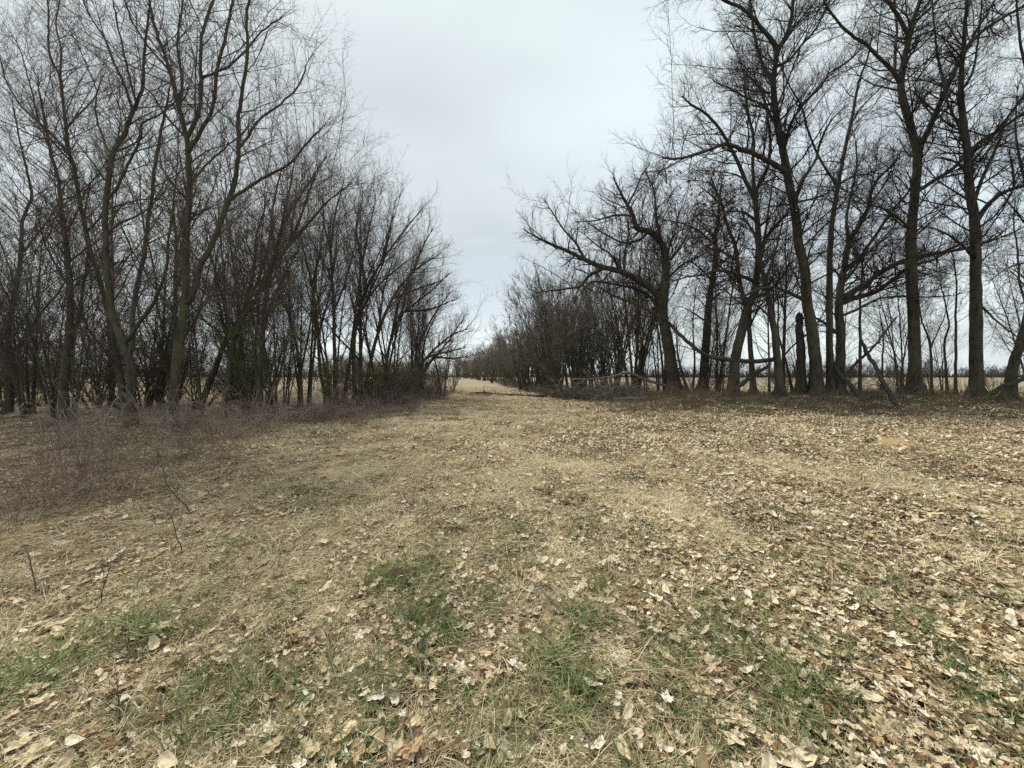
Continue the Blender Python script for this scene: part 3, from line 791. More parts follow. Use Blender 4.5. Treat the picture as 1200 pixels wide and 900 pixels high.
c = copy_tree(protoB, (13.0, 23.5), 1.0, 1.0, 'thin twiggy tree standing behind the right-hand row'); c['group'] = RB
protoR = c
for i, (x, y) in enumerate([(16.5, 22.5), (25, 23.5), (10.5, 25), (19.5, 28), (31, 22)]):
    c = copy_tree((protoA, protoC, protoB)[i % 3], (x, y), rng.uniform(0, 6.28), rng.uniform(.8, 1.1), 'thin twiggy tree standing behind the right-hand row'); c['group'] = RB

def thick_tree(h, seed_h, mat, twig, label, group, loc, name='thicket_tree', cat='small tree', **kw):
    p = dict(sp1=.42, l1=h * .16, sp2=.3, l2=h * .085, sp3=.24, l3=h * .05, sp4=.25, l4=.25, rt=.0075, ang=(15, 50), wig=.2)
    p.update(kw)
    return proc_tree(name, label, cat, loc, proc_paths(h, .07, 5, (0, 0), .12, (15, 45), .5, stems=4, spread=.22), mat, twig, group, **p)
mp_ = thick_tree(8.6, 9, M_BARK_L, M_TWIG_L, 'thin multi-stemmed tree deep inside the left-hand clump', 'thin trees inside the left-hand clump', (-9.2, 19.0), 'multi_stem_tree', 'tree', sp1=.34, l1=1.6, l2=.8, rt=.0045, up=.2)
for x, y, s_ in [(-6.6, 20.4, .95), (-5.7, 23.2, .75), (-7.9, 22.2, 1.0), (-4.9, 26.2, .62), (-7.2, 26.5, .95)]:
    copy_tree(mp_, (x, y), rng.uniform(0, 6.28), s_)
def scrub_bush():
    p = dict(sp1=.26, l1=1.1, sp2=.25, l2=.55, sp3=.25, l3=.3, sp4=0, l4=.2, rt=.0055, ang=(20, 60), wig=.22, up=.15)
    return proc_tree('scrub_bush', 'low dark scrub behind the left-hand wood', 'shrub', (-15, 20.5), proc_paths(3.4, .03, 3, (0, 0), .05, (20, 55), .6, stems=7, spread=.42), M_BARK_L, M_TWIG_L, 'dark scrub behind the left-hand wood', **p)
scrubs = [scrub_bush(), scrub_bush()]
scrubs[1].location = (-20, 22, 0)
for i in range(40):
    y = rng.uniform(14.5, 34); x = -rng.uniform(0.60, 1.5) * y - 1.5
    k_ = rng.uniform(.5, 1.3); copy_tree(scrubs[i % 2], (x, y), rng.uniform(0, 6.28), (k_ * rng.uniform(.9, 1.4), k_, k_ * rng.uniform(.6, 1.15)))
for i in range(26):
    y = rng.uniform(17.5, 28); x = -rng.uniform(4.9, 9.5)
    k_ = rng.uniform(.22, .5); copy_tree(scrubs[i % 2], (x, y), rng.uniform(0, 6.28), (k_ * 1.5, k_ * 1.3, k_), 'low twiggy bush at the foot of the left-hand clump')['group'] = 'low bushes at the foot of the left-hand clump'
for i in range(30):
    y = rng.uniform(30, 48); x = -rng.uniform(0.16, .62) * y
    copy_tree(scrubs[i % 2], (x, y), rng.uniform(0, 6.28), rng.uniform(.6, 1.0))
for i in range(20):
    y = rng.uniform(19.5, 25); x = rng.uniform(8.5, 29)
    k_ = rng.uniform(.3, .55); c = copy_tree(scrubs[i % 2], (x, y), rng.uniform(0, 6.28), (k_ * 1.4, k_ * 1.2, k_), 'low twiggy bush behind the right-hand trunks'); c['group'] = 'low bushes behind the right-hand trunks'
for i in range(9):
    y = rng.uniform(19.5, 24); x = rng.uniform(10, 28)
    k_ = rng.uniform(.4, .62); c = copy_tree((protoC, protoB)[i % 2], (x, y), rng.uniform(0, 6.28), k_, 'thin twiggy sapling behind the right-hand trunks'); c['group'] = 'thin saplings behind the right-hand trunks'; c['category'] = 'sapling'; c.name = 'sapling'
TG = 'scrubby bare trees in the thicket along the right of the strip'
TL = 'scrubby multi-stemmed bare tree in the receding thicket'
th = [thick_tree(6.5, 0, M_BARK_L, M_TWIG_T, TL, TG, (7.4, 25.5)), thick_tree(5.5, 1, M_BARK_L, M_TWIG_T, TL, TG, (5.6, 28)), thick_tree(7.5, 2, M_BARK_L, M_TWIG_T, TL, TG, (8.2, 29.5))]
k = 0
for y in np.concatenate([np.arange(24.5, 44, 1.5), np.arange(44, 72, 2.6), np.arange(72, 130, 3.2), np.arange(130, 230, 6)]):
    edge = 6.3 - 0.127 * y + (.45 * math.sin(y * .31) + .35 * math.sin(y * .83 + 1)) * (y > 26) - .055 * max(0, y - 85)
    for row in range(3 if y < 50 else 2):
        x = edge + row * 2.3 + rng.uniform(-.5, .7) + (0.6 if y < 27 else 0)
        if rng.uniform() < .07: continue
        sc = (0.80 + 0.17 * row) * rng.choice([.62, .8, .95, 1.1, 1.3]) * (1.0 if y < 60 else 1.15)
        sc = (sc * rng.uniform(.9, 1.5), sc * rng.uniform(.9, 1.4), sc)
        x += rng.normal(0, .5)
        copy_tree(th[k % 3], (x, y + rng.uniform(-.6, .6)), rng.uniform(0, 6.28), sc); k += 1
# dark trees behind the oak, and the darker scrub behind the left wood
for i, (x, y) in enumerate([(9.8, 29), (11.5, 32), (8.5, 34), (14, 38), (7.6, 40), (10.6, 26.5)]):
    c = copy_tree((protoA, protoB)[i % 2], (x, y), rng.uniform(0, 6.28), rng.uniform(.62, .8), 'dim bare tree in the thicket behind the oak'); c['group'] = 'bare trees in the thicket behind the oak'
# green-tinged honeysuckle at the foot of the left row
gs = thick_tree(2.6, 3, M_BARK_L, M_TWIG_L, 'green tinged shrub with small new leaves at the foot of the left row', None, (-8.6, 12.6), 'budding_shrub', 'shrub', rt=.005)
gcrown = [c for c in gs.children if c.name.startswith('crown')][0].data
ends = np.zeros(len(gcrown.vertices) * 3, np.float32); gcrown.vertices.foreach_get('co', ends)
ends = ends.reshape(-1, 3); ends = ends[rng.choice(len(ends), min(7000, len(ends)), replace=False)]
lv, lt_ = leaf_cloud(ends, 0.03)
leafm = link(bpy.data.objects.new('young_leaves', mesh_from('young_leaves', lv, None, lt_, M_BUD, False)), gs); leafm['kind'] = 'stuff'
for x, y, s_, lab in [(-10.2, 14.5, .8, 'green tinged shrub behind the pale leaning stem'), (-7.2, 14.8, .75, 'small green tinged shrub left of the multi-stemmed clump'), (-6.8, 17.5, .6, 'low green tinged shrub under the multi-stemmed clump')]:
    copy_tree(gs, (x, y), rng.uniform(0, 6), s_, lab)

# ---- distant woods on the horizon: one mass, small trees joined
far = Geo()
def far_row(x0, y0, x1, y1, n, h0, h1):
    for i in range(n):
        f = rng.uniform(); x = x0 + (x1 - x0) * f; y = y0 + (y1 - y0) * f + rng.uniform(0, 18)
        h = rng.uniform(h0, h1)
        b0 = np.array([x, y, 0.0])
        stem = b0 + np.linspace(0, 1, 4)[:, None] * np.array([rng.normal(0, .4), rng.normal(0, .4), h])
        far.tubes(stem[None], np.linspace(.3, .08, 4)[None], 3)
        C, Rc = spawn(stem[None], np.linspace(.3, .08, 4)[None], 100, .04, (25, 65), h * .5, .3, .15, .2, 3, .6, .10, .18, nmin=17)
        far.tubes(C, Rc, 3)
        C2, R2 = spawn(C, Rc, 100, .15, (20, 60), h * .2, .3, .2, .1, 2, .7, .08, .12, nmin=4); far.tubes(C2, R2, 3)
far_row(-420, 300, 60, 330, 260, 5, 10)
far_row(40, 250, 420, 270, 300, 4.5, 8.5)
far_row(-60, 200, 0, 230, 14, 10, 15)
def far_scrub(x0, y0, x1, y1, n, h0, h1):
    f = rng.uniform(0, 1, n); b0 = np.stack([x0 + (x1 - x0) * f, y0 + (y1 - y0) * f + rng.uniform(-3, 14, n), np.full(n, -.1)], 1)
    tip = b0 + np.stack([rng.normal(0, 1.0, n), rng.normal(0, 1.0, n), rng.uniform(h0, h1, n) * (.75 + .25 * np.sin(f * 40))], 1)
    far.tubes(np.stack([b0, (b0 + tip) / 2 + rng.normal(0, .2, (n, 3)), tip], 1), np.stack([rng.uniform(.1, .25, n), rng.uniform(.1, .2, n), rng.uniform(.02, .05, n)], 1), 3)
far_scrub(-420, 300, 60, 330, 3600, 3, 6.5)
far_scrub(40, 250, 420, 270, 3600, 3, 6)
dw = far.obj('distant_woods', M_TWIG_F); tag(dw, 'grey line of far-off bare woods along the horizon', 'woods', None, 'stuff')

# ------------------------------------------------------------------ scatter by geometry nodes (stuff)
def scatter(name, variants, pos, rot, scl, idx, label, cat, kind='stuff', parent=None):
    me = bpy.data.meshes.new(name)
    n = len(pos)
    me.vertices.add(n); me.vertices.foreach_set('co', np.ascontiguousarray(pos, np.float32).ravel())
    for nm, ty, data in (('rot', 'FLOAT_VECTOR', rot), ('scl', 'FLOAT', scl), ('idx', 'INT', idx)):
        a = me.attributes.new(nm, ty, 'POINT')
        a.data.foreach_set('vector' if ty == 'FLOAT_VECTOR' else 'value', np.ascontiguousarray(data, np.int32 if ty == 'INT' else np.float32).ravel())
    o = link(bpy.data.objects.new(name, me), parent)
    ng = bpy.data.node_groups.new(name + '_nodes', 'GeometryNodeTree')
    ng.interface.new_socket('Geometry', in_out='INPUT', socket_type='NodeSocketGeometry')
    ng.interface.new_socket('Geometry', in_out='OUTPUT', socket_type='NodeSocketGeometry')
    gi, go = ng.nodes.new('NodeGroupInput'), ng.nodes.new('NodeGroupOutput')
    iop = ng.nodes.new('GeometryNodeInstanceOnPoints')
    join = ng.nodes.new('GeometryNodeJoinGeometry')
    for v in variants:
        oi = ng.nodes.new('GeometryNodeObjectInfo'); oi.inputs['Object'].default_value = v
        g2 = ng.nodes.new('GeometryNodeGeometryToInstance')
        ng.links.new(oi.outputs['Geometry'], g2.inputs[0]); ng.links.new(g2.outputs[0], join.inputs[0])
    def attr(nm, ty):
        a = ng.nodes.new('GeometryNodeInputNamedAttribute'); a.data_type = ty; a.inputs['Name'].default_value = nm
        return a.outputs['Attribute']
    ng.links.new(gi.outputs[0], iop.inputs['Points']); ng.links.new(join.outputs[0], iop.inputs['Instance'])
    iop.inputs['Pick Instance'].default_value = True
    ng.links.new(attr('idx', 'INT'), iop.inputs['Instance Index'])
    ng.links.new(attr('rot', 'FLOAT_VECTOR'), iop.inputs['Rotation'])
    ng.links.new(attr('scl', 'FLOAT'), iop.inputs['Scale'])
    ng.links.new(iop.outputs[0], go.inputs[0])
    md = o.modifiers.new('scatter', 'NODES'); md.node_group = ng
    tag(o, label, cat, None, kind)
    return o
def proto(name, V, Q, T_, mat, shade=None, smooth=True):
    me = mesh_from(name, V, Q, T_, mat, smooth)
    if shade is not None:
        a = me.attributes.new('shade', 'FLOAT', 'POINT'); a.data.foreach_set('value', np.ascontiguousarray(shade, np.float32))
    return bpy.data.objects.new(name, me)

def tuft(n, spread, ln, flat, width, mat, shade_range=.5, comb=None):
    """n bent blades; flat = how far they lie down (0 upright .. 1 flat); comb = a common lie direction"""
    az = rng.uniform(0, 6.28, n) if comb is None else rng.normal(comb, .55, n)
    r = spread * np.sqrt(rng.uniform(0, 1, n)); th_ = rng.uniform(0, 6.28, n)
    base = np.stack([r * np.cos(th_), r * np.sin(th_), np.full(n, -.015)], 1)
    L = ln * np.exp(rng.normal(0, .3, n))
    el0 = np.radians(np.clip(90 - 80 * flat * rng.uniform(.85, 1.12, n), 3, 90))
    bend = np.radians(rng.uniform(15, 70, n)) * (1 - .45 * flat)
    P = [base]
    K_ = 5
    for s in range(K_ - 1):
        el = el0 - bend * s / (K_ - 1) * 1.3
        d_ = np.stack([np.cos(az) * np.cos(el), np.sin(az) * np.cos(el), np.sin(el)], 1)
        nx_ = P[-1] + d_ * (L / (K_ - 1))[:, None]
        nx_[:, 2] = np.maximum(nx_[:, 2], rng.uniform(.002, .04, n))
        P.append(nx_); az = az + rng.normal(0, .18, n)
    P = np.stack(P, 1)
    cap = .05 + .5 * (1 - flat) ** 1.5; P[..., 2] = cap * np.tanh(P[..., 2] / cap)
    side = np.stack([-np.sin(az), np.cos(az), rng.normal(0, .5, n)], 1); side = nrm(side)
    w = width * rng.uniform(.6, 1.3, n)[:, None] * np.array([.8, 1, .85, .5])[None]
    A = P[:, :4] - side[:, None] * w[..., None] / 2; B = P[:, :4] + side[:, None] * w[..., None] / 2
    V = np.concatenate([A, B, P[:, 4:]], 1)                 # 9 per blade
    o_ = (np.arange(n) * 9)[:, None, None]
    Q = (np.array([[0, 1, 5, 4], [1, 2, 6, 5], [2, 3, 7, 6]])[None] + o_).reshape(-1, 4)
    T_ = (np.array([[3, 8, 7]])[None] + o_).reshape(-1, 3)
    sh = np.repeat(rng.uniform(0, shade_range, n), 9)
    return proto('tuft', V.reshape(-1, 3), Q, T_, mat, sh)

dry_flat = [tuft(40, .16, .13, .97, .0030, M_DRY) for _ in range(5)] + [tuft(44, .14, .19, .95, .0032, M_DRY, comb=0.0) for _ in range(5)]
dry_up = [tuft(30, .06, .19, .55, .0035, M_DRY) for _ in range(4)]
green_t = [tuft(24, .09, .14, .6, .0040, M_GREEN, .4) for _ in range(4)]

def frustum_pts(n, dmin, dmax, power, margin=1.12):
    """random ground points in view; power shapes how density falls with distance"""
    u = rng.uniform(0, 1, n)
    a = 2 - power
    d = (dmin ** a + u * (dmax ** a - dmin ** a)) ** (1 / a) if abs(a) > 1e-3 else dmin * (dmax / dmin) ** u
    x = rng.uniform(-1, 1, n) * 600 / FPX * d * margin
    return x, d
def nz(x, y, sc, seed):
    r_ = np.random.default_rng(seed); s = 0
    for _ in range(8):
        f, a, p = r_.uniform(.5, 1.6) * sc, r_.uniform(0, 6.28), r_.uniform(0, 6.28)
        s = s + np.sin(f * (x * math.cos(a) + y * math.sin(a)) + p + 1.3 * np.sin(f * .6 * (x * math.sin(a) - y * math.cos(a)) + p * 2))
    return s / 8 ** .5 / 1.0
def place(x, y, lift=0.0):
    # a share of what is scattered at the soil mound lies on top of it
    f2 = ((x - 8.3) / .40) ** 2 + ((y - 7.9) / .36) ** 2
    lift = lift + np.where(rng.uniform(0, 1, len(x)) < .4, .16 * np.clip(1 - f2, 0, 1) ** .9, 0)
    return np.stack([x, y, gz(x, y) + lift], 1)
def eul(n, tilt):
    return np.stack([rng.normal(0, tilt, n), rng.normal(0, tilt, n), rng.uniform(0, 6.28, n)], 1)

# leafiness of the ground (0..1): right-hand half is carpeted, the strip centre and left are grassier
def leafy(x, y):
    v = .20 + .20 * sstep(-2.6, -.4, x) + .42 * sstep(-.2, 2.8, x - .03 * y) - .22 * sstep(20, 34, y) + .10 * nz(x, y, .9, 5) + .13 * nz(x, y, 2.6, 6)
    v = v * (.82 + .18 * sstep(1.8, 4.2, y))
    return np.clip(v * (1 - .4 * np.exp(-((x - .2) / 2.0) ** 2) * sstep(6, 12, y)), .06, 1)
# dry grass
x, y = frustum_pts(46000, 1.05, 46, 1.1)
keep = rng.uniform(0, 1, len(x)) < np.clip(.98 - .80 * leafy(x, y) + .16 * nz(x, y, 1.2, 77) + .12 * nz(x, y, 3.5, 78), .08, .9) * np.where((x < -6.2) & (y > 3), .55, 1) * np.where((x > 6) & (y > 13) & (y < 26), .25, 1)
x, y = x[keep], y[keep]
n = len(x)
lie = .7 + 1.1 * nz(x, y, .55, 9) + rng.normal(0, .5, n)
rot = eul(n, .06); rot[:, 2] = lie
scatter('dry_grass', dry_flat, place(x, y), rot, rng.uniform(.7, 1.35, n) * (1 + .018 * y) * (.72 + .28 * sstep(2, 4.5, y)), rng.integers(0, 10, n), 'matted pale dead grass lying flat over the strip', 'grass')
x, y = frustum_pts(6000, 1.1, 34, 1.2)
m_ = (nz(x, y, 1.4, 21) > .45) & ((y > 2.2) | (x < -1))
x, y = x[m_], y[m_]
yl = 3.6 + 17 * rng.uniform(0, 1, 900) ** 1.2; xl = -4.7 - rng.exponential(2.2, 900)
x = np.concatenate([x, xl]); y = np.concatenate([y, yl]); n = len(x)
scatter('standing_grass', dry_up, place(x, y), eul(n, .15), rng.uniform(.6, 1.25, n), rng.integers(0, 4, n), 'loose upright tussocks of bleached grass', 'grass')
# green grass in patches
x, y = frustum_pts(22000, 1.05, 16, 1.35)
u_ = CX + FPX * x / y; v_ = 440 + FPX * CAMZ / y
mask = np.clip(.10 + .85 * np.exp(-((u_ - 560) / 210) ** 2 - ((v_ - 790) / 150) ** 2) + .8 * np.exp(-((u_ - 900) / 280) ** 2 - ((v_ - 800) / 140) ** 2) + .15 * np.exp(-((u_ - 150) / 200) ** 2 - ((v_ - 800) / 130) ** 2), 0, 1)
g_ = mask * (.20 + .20 * nz(x, y, 3.2, 34) + .50 * nz(x, y, 12.0, 35)) - .03
for cx_, cy_, sx_, sy_, a_ in [(150, 735, 34, 16, 1.2), (20, 795, 34, 18, .8), (355, 582, 38, 12, 1.2), (470, 700, 34, 14, 1.0), (1185, 850, 45, 40, 1.2), (640, 640, 60, 20, .5), (285, 850, 60, 40, .7)]:
    g_ = g_ + a_ * np.exp(-((u_ - cx_) / sx_) ** 2 - ((v_ - cy_) / sy_) ** 2)
m_ = rng.uniform(0, 1, len(x)) < np.clip(g_, 0, 1)
x, y = x[m_], y[m_]; n = len(x)
scatter('green_grass', green_t, place(x, y), eul(n, .15), rng.uniform(.6, 1.25, n), rng.integers(0, 4, n), 'short fresh green grass showing through the dead thatch', 'grass')
# green ground cover on the bank under the right-hand trees
x = rng.uniform(6, 21, 3600); y = rng.uniform(12.0, 18.8, 3600)
m_ = nz(x, y, .8, 41) + 1.0 * np.exp(-((CX + FPX * x / y - 860) / 45) ** 2) > .7
x, y = x[m_], y[m_]; n = len(x)
scatter('ground_cover', green_t, place(x, y), eul(n, .2), rng.uniform(.7, 1.3, n), rng.integers(0, 4, n), 'green moss and low plants on the bank under the right-hand trees', 'ground cover')

# ------------------------------------------------------------------ fallen leaves
def leaf_shape(lobes, n, curl, aspect, depth):
    a = np.linspace(0, 2 * np.pi, n, endpoint=False)
    r = 1 - depth * (0.5 + .5 * np.cos(a * lobes + np.pi)) * (0.6 + .4 * np.cos(a * .5) ** 2) + rng.normal(0, .05, n)
    rim = np.stack([r * np.cos(a) * aspect, r * np.sin(a)], 1) * .5
    mid = rim * .5
    P2 = np.vstack([[0, 0], mid, rim])
    fold = rng.uniform(.1, .6) * curl; axis_ = rng.uniform(0, 6.28)
    s = P2[:, 0] * math.cos(axis_) + P2[:, 1] * math.sin(axis_); s2 = -P2[:, 0] * math.sin(axis_) + P2[:, 1] * math.cos(axis_)
    z = curl * .8 * s ** 2 + fold * .7 * np.abs(s2) + rng.normal(0, .035, len(P2)) * (1 + curl)
    sq = np.concatenate([P2 * (1 - .35 * curl * np.minimum(1, np.abs(P2) * 2)), z[:, None]], 1)
    i = np.arange(n); i2 = (i + 1) % n
    T_ = np.stack([np.zeros(n, int), 1 + i, 1 + i2], 1)
    Q = np.stack([1 + i, 1 + n + i, 1 + n + i2, 1 + i2], 1)
    return sq, Q, T_
LV = []
for sp in [(5, 20, .25, 1.0, .62), (5, 20, .6, 1.0, .66), (5, 20, .8, 1.05, .6), (7, 21, .3, 1.6, .48), (7, 21, .7, 1.7, .5), (2, 9, .5, 1.6, .12), (2, 9, .9, 1.5, .1), (2, 9, 1.2, 1.9, .15), (3, 10, .8, 1.2, .3), (2, 8, 1.4, 1.4, .1), (5, 20, .45, 1.1, .6), (2, 9, .6, 1.8, .2), (7, 21, .5, 1.5, .5), (2, 8, .8, 2.2, .25)]:
    v, Q, T_ = leaf_shape(*sp)
    LV.append(proto('leaf', v, Q, T_, M_LEAF, None, False))
x, y = frustum_pts(175000, 1.05, 8.5, .85)
keep = rng.uniform(0, 1, len(x)) < leafy(x, y) * np.where((x < -5.5) & (y > 4), .5, 1) * (1 - sstep(6.5, 8.5, y))
x, y = x[keep], y[keep]; n = len(x)
size = np.exp(rng.normal(math.log(.0265), .5, n)); big = rng.uniform(0, 1, n) < .02
size[big] = rng.uniform(.055, .11, big.sum()); size = np.minimum(size, np.where(big, 1, .07))
idx = np.where(size > .058, rng.integers(0, 5, n), rng.integers(2, 14, n))
pos = place(x, y, 0.0); pos[:, 2] += rng.uniform(.004, .048, n)
rot = eul(n, .22)
vis = (np.abs(x / y) < 600 / FPX) & (y * 460 / FPX > CAMZ)
score = np.where(vis, size / np.sqrt(x * x * .2 + y * y + CAMZ ** 2), 0)
order = np.argsort(-score)
near = order[:300]; rest = order[300:]
for i in near:
    o = bpy.data.objects.new('leaf', LV[idx[i]].data)
    o.location = pos[i]; o.rotation_euler = rot[i]; o.scale = (size[i],) * 3
    link(o, ground)
scatter('leaf_litter', LV, pos[rest], rot[rest], size[rest], idx[rest], 'pale and brown fallen leaves carpeting the ground', None, 'stuff', ground)
def leaf_drift(n, rad):
    # a drift of small simple leaves, for the ground farther off
    r_ = rad * np.sqrt(rng.uniform(0, 1, n)); a_ = rng.uniform(0, 6.28, n)
    c = np.stack([r_ * np.cos(a_), r_ * np.sin(a_), rng.uniform(.01, .06, n)], 1)
    f = rng.uniform(0, 6.28, n); sz = np.exp(rng.normal(math.log(.038), .45, n))[:, None]
    tl = rng.normal(0, .32, (n, 2))
    ux = np.stack([np.cos(f), np.sin(f), tl[:, 0]], 1) * sz * .5; uy = np.stack([-np.sin(f), np.cos(f), tl[:, 1]], 1) * sz * .36
    up_ = np.array([0, 0, 1.0]) * sz * rng.uniform(.05, .35, (n, 1))
    V = np.stack([c - ux + up_, c - ux * .1 + uy + up_ * .3, c + ux + up_, c + ux * .1 - uy + up_ * .2, c], 1).reshape(-1, 3)
    i = (np.arange(n) * 5)[:, None]
    T_ = np.concatenate([i + [0, 4, 1], i + [1, 4, 2], i + [2, 4, 3], i + [3, 4, 0]])
    return proto('leaf_drift', V, None, T_, M_LEAF, np.repeat(rng.uniform(0, 1, n), 5), False)
LD = [leaf_drift(18, .22) for _ in range(8)]
x, y = frustum_pts(38000, 6.3, 34, .85)
keep = rng.uniform(0, 1, len(x)) < leafy(x, y) * (1 - .55 * sstep(4, 7, x) * sstep(11, 16, y + 1.3 * nz(x, y, .7, 90)) * (y < 24)) * np.where(x < -5.5, .5, 1) * sstep(6.3, 8.5, y)
x, y = x[keep], y[keep]; n = len(x)
scatter('leaf_carpet', LD, place(x, y), eul(n, .03), rng.uniform(.8, 1.25, n), rng.integers(0, 8, n), 'fallen leaves farther off under the right-hand trees and over the strip', None, 'stuff', ground)
# short dead twigs and straws lying about: part of the litter
st = []
for _ in range(4):
    g = Geo(); P = np.cumsum(np.concatenate([[[0, 0, .012]], rng.normal(0, .012, (4, 3)) * [1, 1, .3] + [.05, 0, .001]]), 0)
    g.tubes(P[None], np.linspace(.0035, .0015, 5)[None], 4)
    st.append(bpy.data.objects.new('twig', g.mesh('twig', M_BRAM2)))
x, y = frustum_pts(1500, 1.1, 14, 1.2); n = len(x)
scatter('fallen_twigs', st, place(x, y, .015), eul(n, .12), rng.uniform(.5, 2.0, n), rng.integers(0, 4, n), 'thin dead twigs scattered in the grass', 'twigs')

# ------------------------------------------------------------------ brambles and undergrowth
def bramble(n, ln, h, mat, r=.003, tw=4):
    g = Geo(); Ps = []
    for i in range(n):
        a = rng.uniform(0, 6.28); L = ln * rng.uniform(.5, 1.2); hh = h * rng.uniform(.5, 1.15); t = np.linspace(0, 1, 7)
        b0 = rng.normal(0, .18, 2)
        arch = np.stack([b0[0] + np.cos(a) * L * t, b0[1] + np.sin(a) * L * t, hh * np.sin(np.pi * t * rng.uniform(.5, .85)) - .03], 1)
        arch += np.cumsum(rng.normal(0, .014, (7, 3)), 0)
        Ps.append(arch)
    P = np.array(Ps); Rr = np.ones((n, 1)) * np.linspace(r, r * .5, 7)
    g.tubes(P, Rr, 3)
    C, Rc = spawn(P, Rr, 100, .15, (35, 80), ln * .3, .35, .2, .15, 4, .7, r * .5, r, nmin=tw); g.tubes(C, Rc, 3)
    return bpy.data.objects.new('bramble', g.mesh('bramble', mat))
bm1 = [bramble(5, 1.25, .62, M_BRAM, .0058, 4) for _ in range(2)] + [bramble(5, .5, 1.05, M_BRAM, .005, 6) for _ in range(2)] + [bramble(7, .8, .5, M_BRAM2, .0036, 4) for _ in range(2)]
yy = 2.9 + 27 * rng.uniform(0, 1, 1900) ** .95
xx = -4.9 - rng.exponential(2.3, len(yy)) + .5 * nz(yy, yy * 0, 1.0, 3)
keep = (-xx < 1.55 * yy + 1.5) & (rng.uniform(0, 1, len(yy)) < np.clip(.45 + .6 * nz(xx, yy, .8, 61), .05, .9))
xx, yy = xx[keep], yy[keep]
y2 = rng.uniform(11, 30, 420); x2 = -4.3 - rng.exponential(1.3, 420) + .4 * np.sin(y2 * .9)
xx = np.concatenate([xx, x2]); yy = np.concatenate([yy, y2]); n = len(xx)
scatter('brambles', bm1, place(xx, yy), eul(n, .12), rng.uniform(.5, 1.3, n) * np.where(xx > -5.6, .65, 1), rng.integers(0, 6, n), 'tangle of purple-grey bramble stems along the left edge of the grass', 'brambles')
bm2 = [bramble(11, .5, .38, M_BRAM2, .004, 5) for _ in range(3)] + [bramble(9, .3, .75, M_BRAM2, .004, 6)]
xx = rng.uniform(4, 27, 2000); yy = 10 + 10.5 * rng.uniform(0, 1, 2000)
keep = (rng.uniform(0, 1, 2000) < sstep(9.5, 15, yy)) & (rng.uniform(0, 1, 2000) < .55 + .5 * nz(xx, yy, .9, 71))
xx, yy = xx[keep], yy[keep]; n = len(xx)
scatter('undergrowth', bm2, place(xx, yy), eul(n, .12), rng.uniform(.45, 1.3, n), rng.integers(0, 4, n), 'low brown undergrowth along the foot of the right-hand trees', 'undergrowth')
# grey brush heap left of the oak, and its scrub edge
bm3 = [bramble(20, 1.1, .5, M_TWIG_T, .007, 7) for _ in range(4)]
xx, yy = [], []
for i in range(170):
    y_ = rng.uniform(20.8, 60) if i > 85 else rng.uniform(20.8, 25)
    xx.append(5.7 - .127 * y_ + (rng.exponential(1.2) if y_ > 25 else rng.uniform(.2, 5.0))); yy.append(y_)
xx += list(rng.normal(-1.9, .55, 12)); yy += list(rng.normal(26.5, .5, 12))
xx, yy = np.array(xx), np.array(yy); n = len(xx)
scatter('brush', bm3, place(xx, yy), eul(n, .15), np.where(np.abs(xx + 1.9) + np.abs(yy - 26.5) < 3, .55, 1) * np.exp(rng.normal(0, .4, n)), rng.integers(0, 4, n), 'grey twiggy brush heaped along the foot of the right-hand thicket', 'brush')
# tufts of reddish weeds standing in the strip
bm4 = [bramble(16, .16, .5, M_BRAM2, .0022, 4) for _ in range(3)]
x, y = frustum_pts(900, 5, 30, 1.0); m_ = (nz(x, y, .7, 81) > .9) & (x > -6.5) & (x < 4); x, y = x[m_], y[m_]; n = len(x)
scatter('dead_weeds', bm4, place(x, y), eul(n, .1), rng.uniform(.5, .9, n), rng.integers(0, 3, n), 'thin brown dead weeds standing in the grass strip', 'weeds')

# ------------------------------------------------------------------ single small things
def stalk(label, px, py, pts, w, group='dark dead weed stalks at the left'):
    d = CAMZ * FPX / (py - 440)
    b0 = at(px, py, d); b0[2] = float(gz(b0[0], b0[1]))
    P = np.array([at(a, b_, d + i * .03) for i, (a, b_) in enumerate([(px, py)] + pts)]); P = spline(P, 10); P[0, 2] = b0[2] - .04
    Rr = np.linspace(w, w * .4, 10) * .7 / 2 / FPX * d
    o = thing('dead_stalk', b0, label, 'weed stalk', group)
    g = Geo(); g.tubes(P[None], Rr[None], 5); g.obj('stem', M_STALK, o, b0)
    g = Geo(); C, Rc = spawn(P[None], Rr[None], 100, .2, (25, 60), .24, .4, .2, .25, 6, .6, .0012, .003, nmin=11); g.tubes(C, Rc, 3); g.obj('side_twigs', M_STALK, o, b0)['kind'] = 'stuff'
stalk('dark forked weed stalk at the edge of the brambles, the tallest one', 226, 600, [(210, 585), (197, 570), (190, 545), (180, 520)], 2.6)
stalk('dark thin weed stalk leaning right, lower of the two by the bramble edge', 215, 645, [(207, 630), (203, 612), (196, 598)], 2.0)
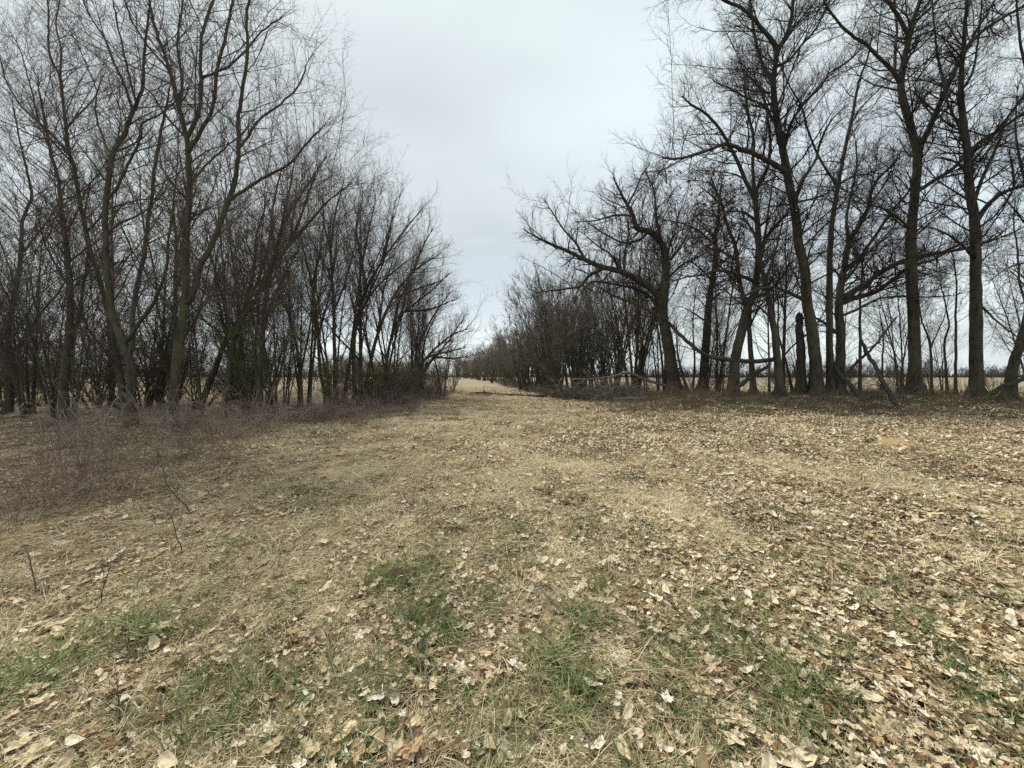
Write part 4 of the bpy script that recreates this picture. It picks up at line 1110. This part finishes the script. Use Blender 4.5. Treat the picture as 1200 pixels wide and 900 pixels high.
stalk('short stiff weed stalk in the grass at lower left', 141, 850, [(140, 828), (138, 808), (137, 795)], 2.6)
stalk('short dark weed stalk among leaves above the lower left one', 155, 775, [(151, 762), (147, 750)], 3.0)
stalk('thin weed stalk beside the dark hollow at left', 118, 700, [(122, 685), (128, 668), (131, 655)], 1.8)
stalk('thin bent weed stalk close to the left edge', 43, 690, [(38, 670), (33, 650), (25, 635)], 2.0)

# sandy mound
def mound(name, label, cat, x, y, rx, ry, h, mat):
    k, S = 7, 22
    b0 = np.array([x, y, float(gz(x, y))]); V = [[0, 0, h]]
    for i in range(1, k + 1):
        f = i / k
        for j in range(S):
            a = j / S * 6.283; w = 1 + .12 * math.sin(3 * a + 1) + .08 * math.sin(7 * a)
            px_, py_ = rx * f * w * math.cos(a), ry * f * w * math.sin(a)
            V.append([px_, py_, h * (1 - f * f) ** .9 + float(gz(x + px_, y + py_)) - b0[2] + rng.normal(0, h * .06) - (.03 if i == k else 0)])
    Q, T_ = [], [[0, 1 + j, 1 + (j + 1) % S] for j in range(S)]
    for i in range(k - 1):
        for j in range(S):
            a, b_ = 1 + i * S + j, 1 + i * S + (j + 1) % S
            Q.append([a, a + S, b_ + S, b_])
    o = link(bpy.data.objects.new(name, mesh_from(name, np.array(V), Q, T_, mat))); o.location = b0
    tag(o, label, cat)
def soil(name, a, b_):
    m, t, b = new_mat(name)
    g = N(t, 'ShaderNodeNewGeometry'); f = noise(t, g.outputs['Position'], 38, 5, .7)
    t.links.new(ramp(t, f, [(.3, a), (.7, b_)]), b.inputs['Base Color'])
    bp = N(t, 'ShaderNodeBump', inp={'Strength': 1.0, 'Distance': .02}); t.links.new(f, bp.inputs['Height']); t.links.new(bp.outputs[0], b.inputs['Normal'])
    return m
mound('sandy_mound', 'low straw-tan mound of loose soil among the leaves at right', 'mound', 8.3, 7.9, .40, .36, .16, soil('sand', (.24, .17, .085), (.46, .335, .18)))
mound('earth_clod', 'small dark brown clod of earth in the grass left of centre', 'clod', -.81, 2.58, .10, .09, .075, soil('earth', (.05, .032, .022), (.14, .09, .06)))
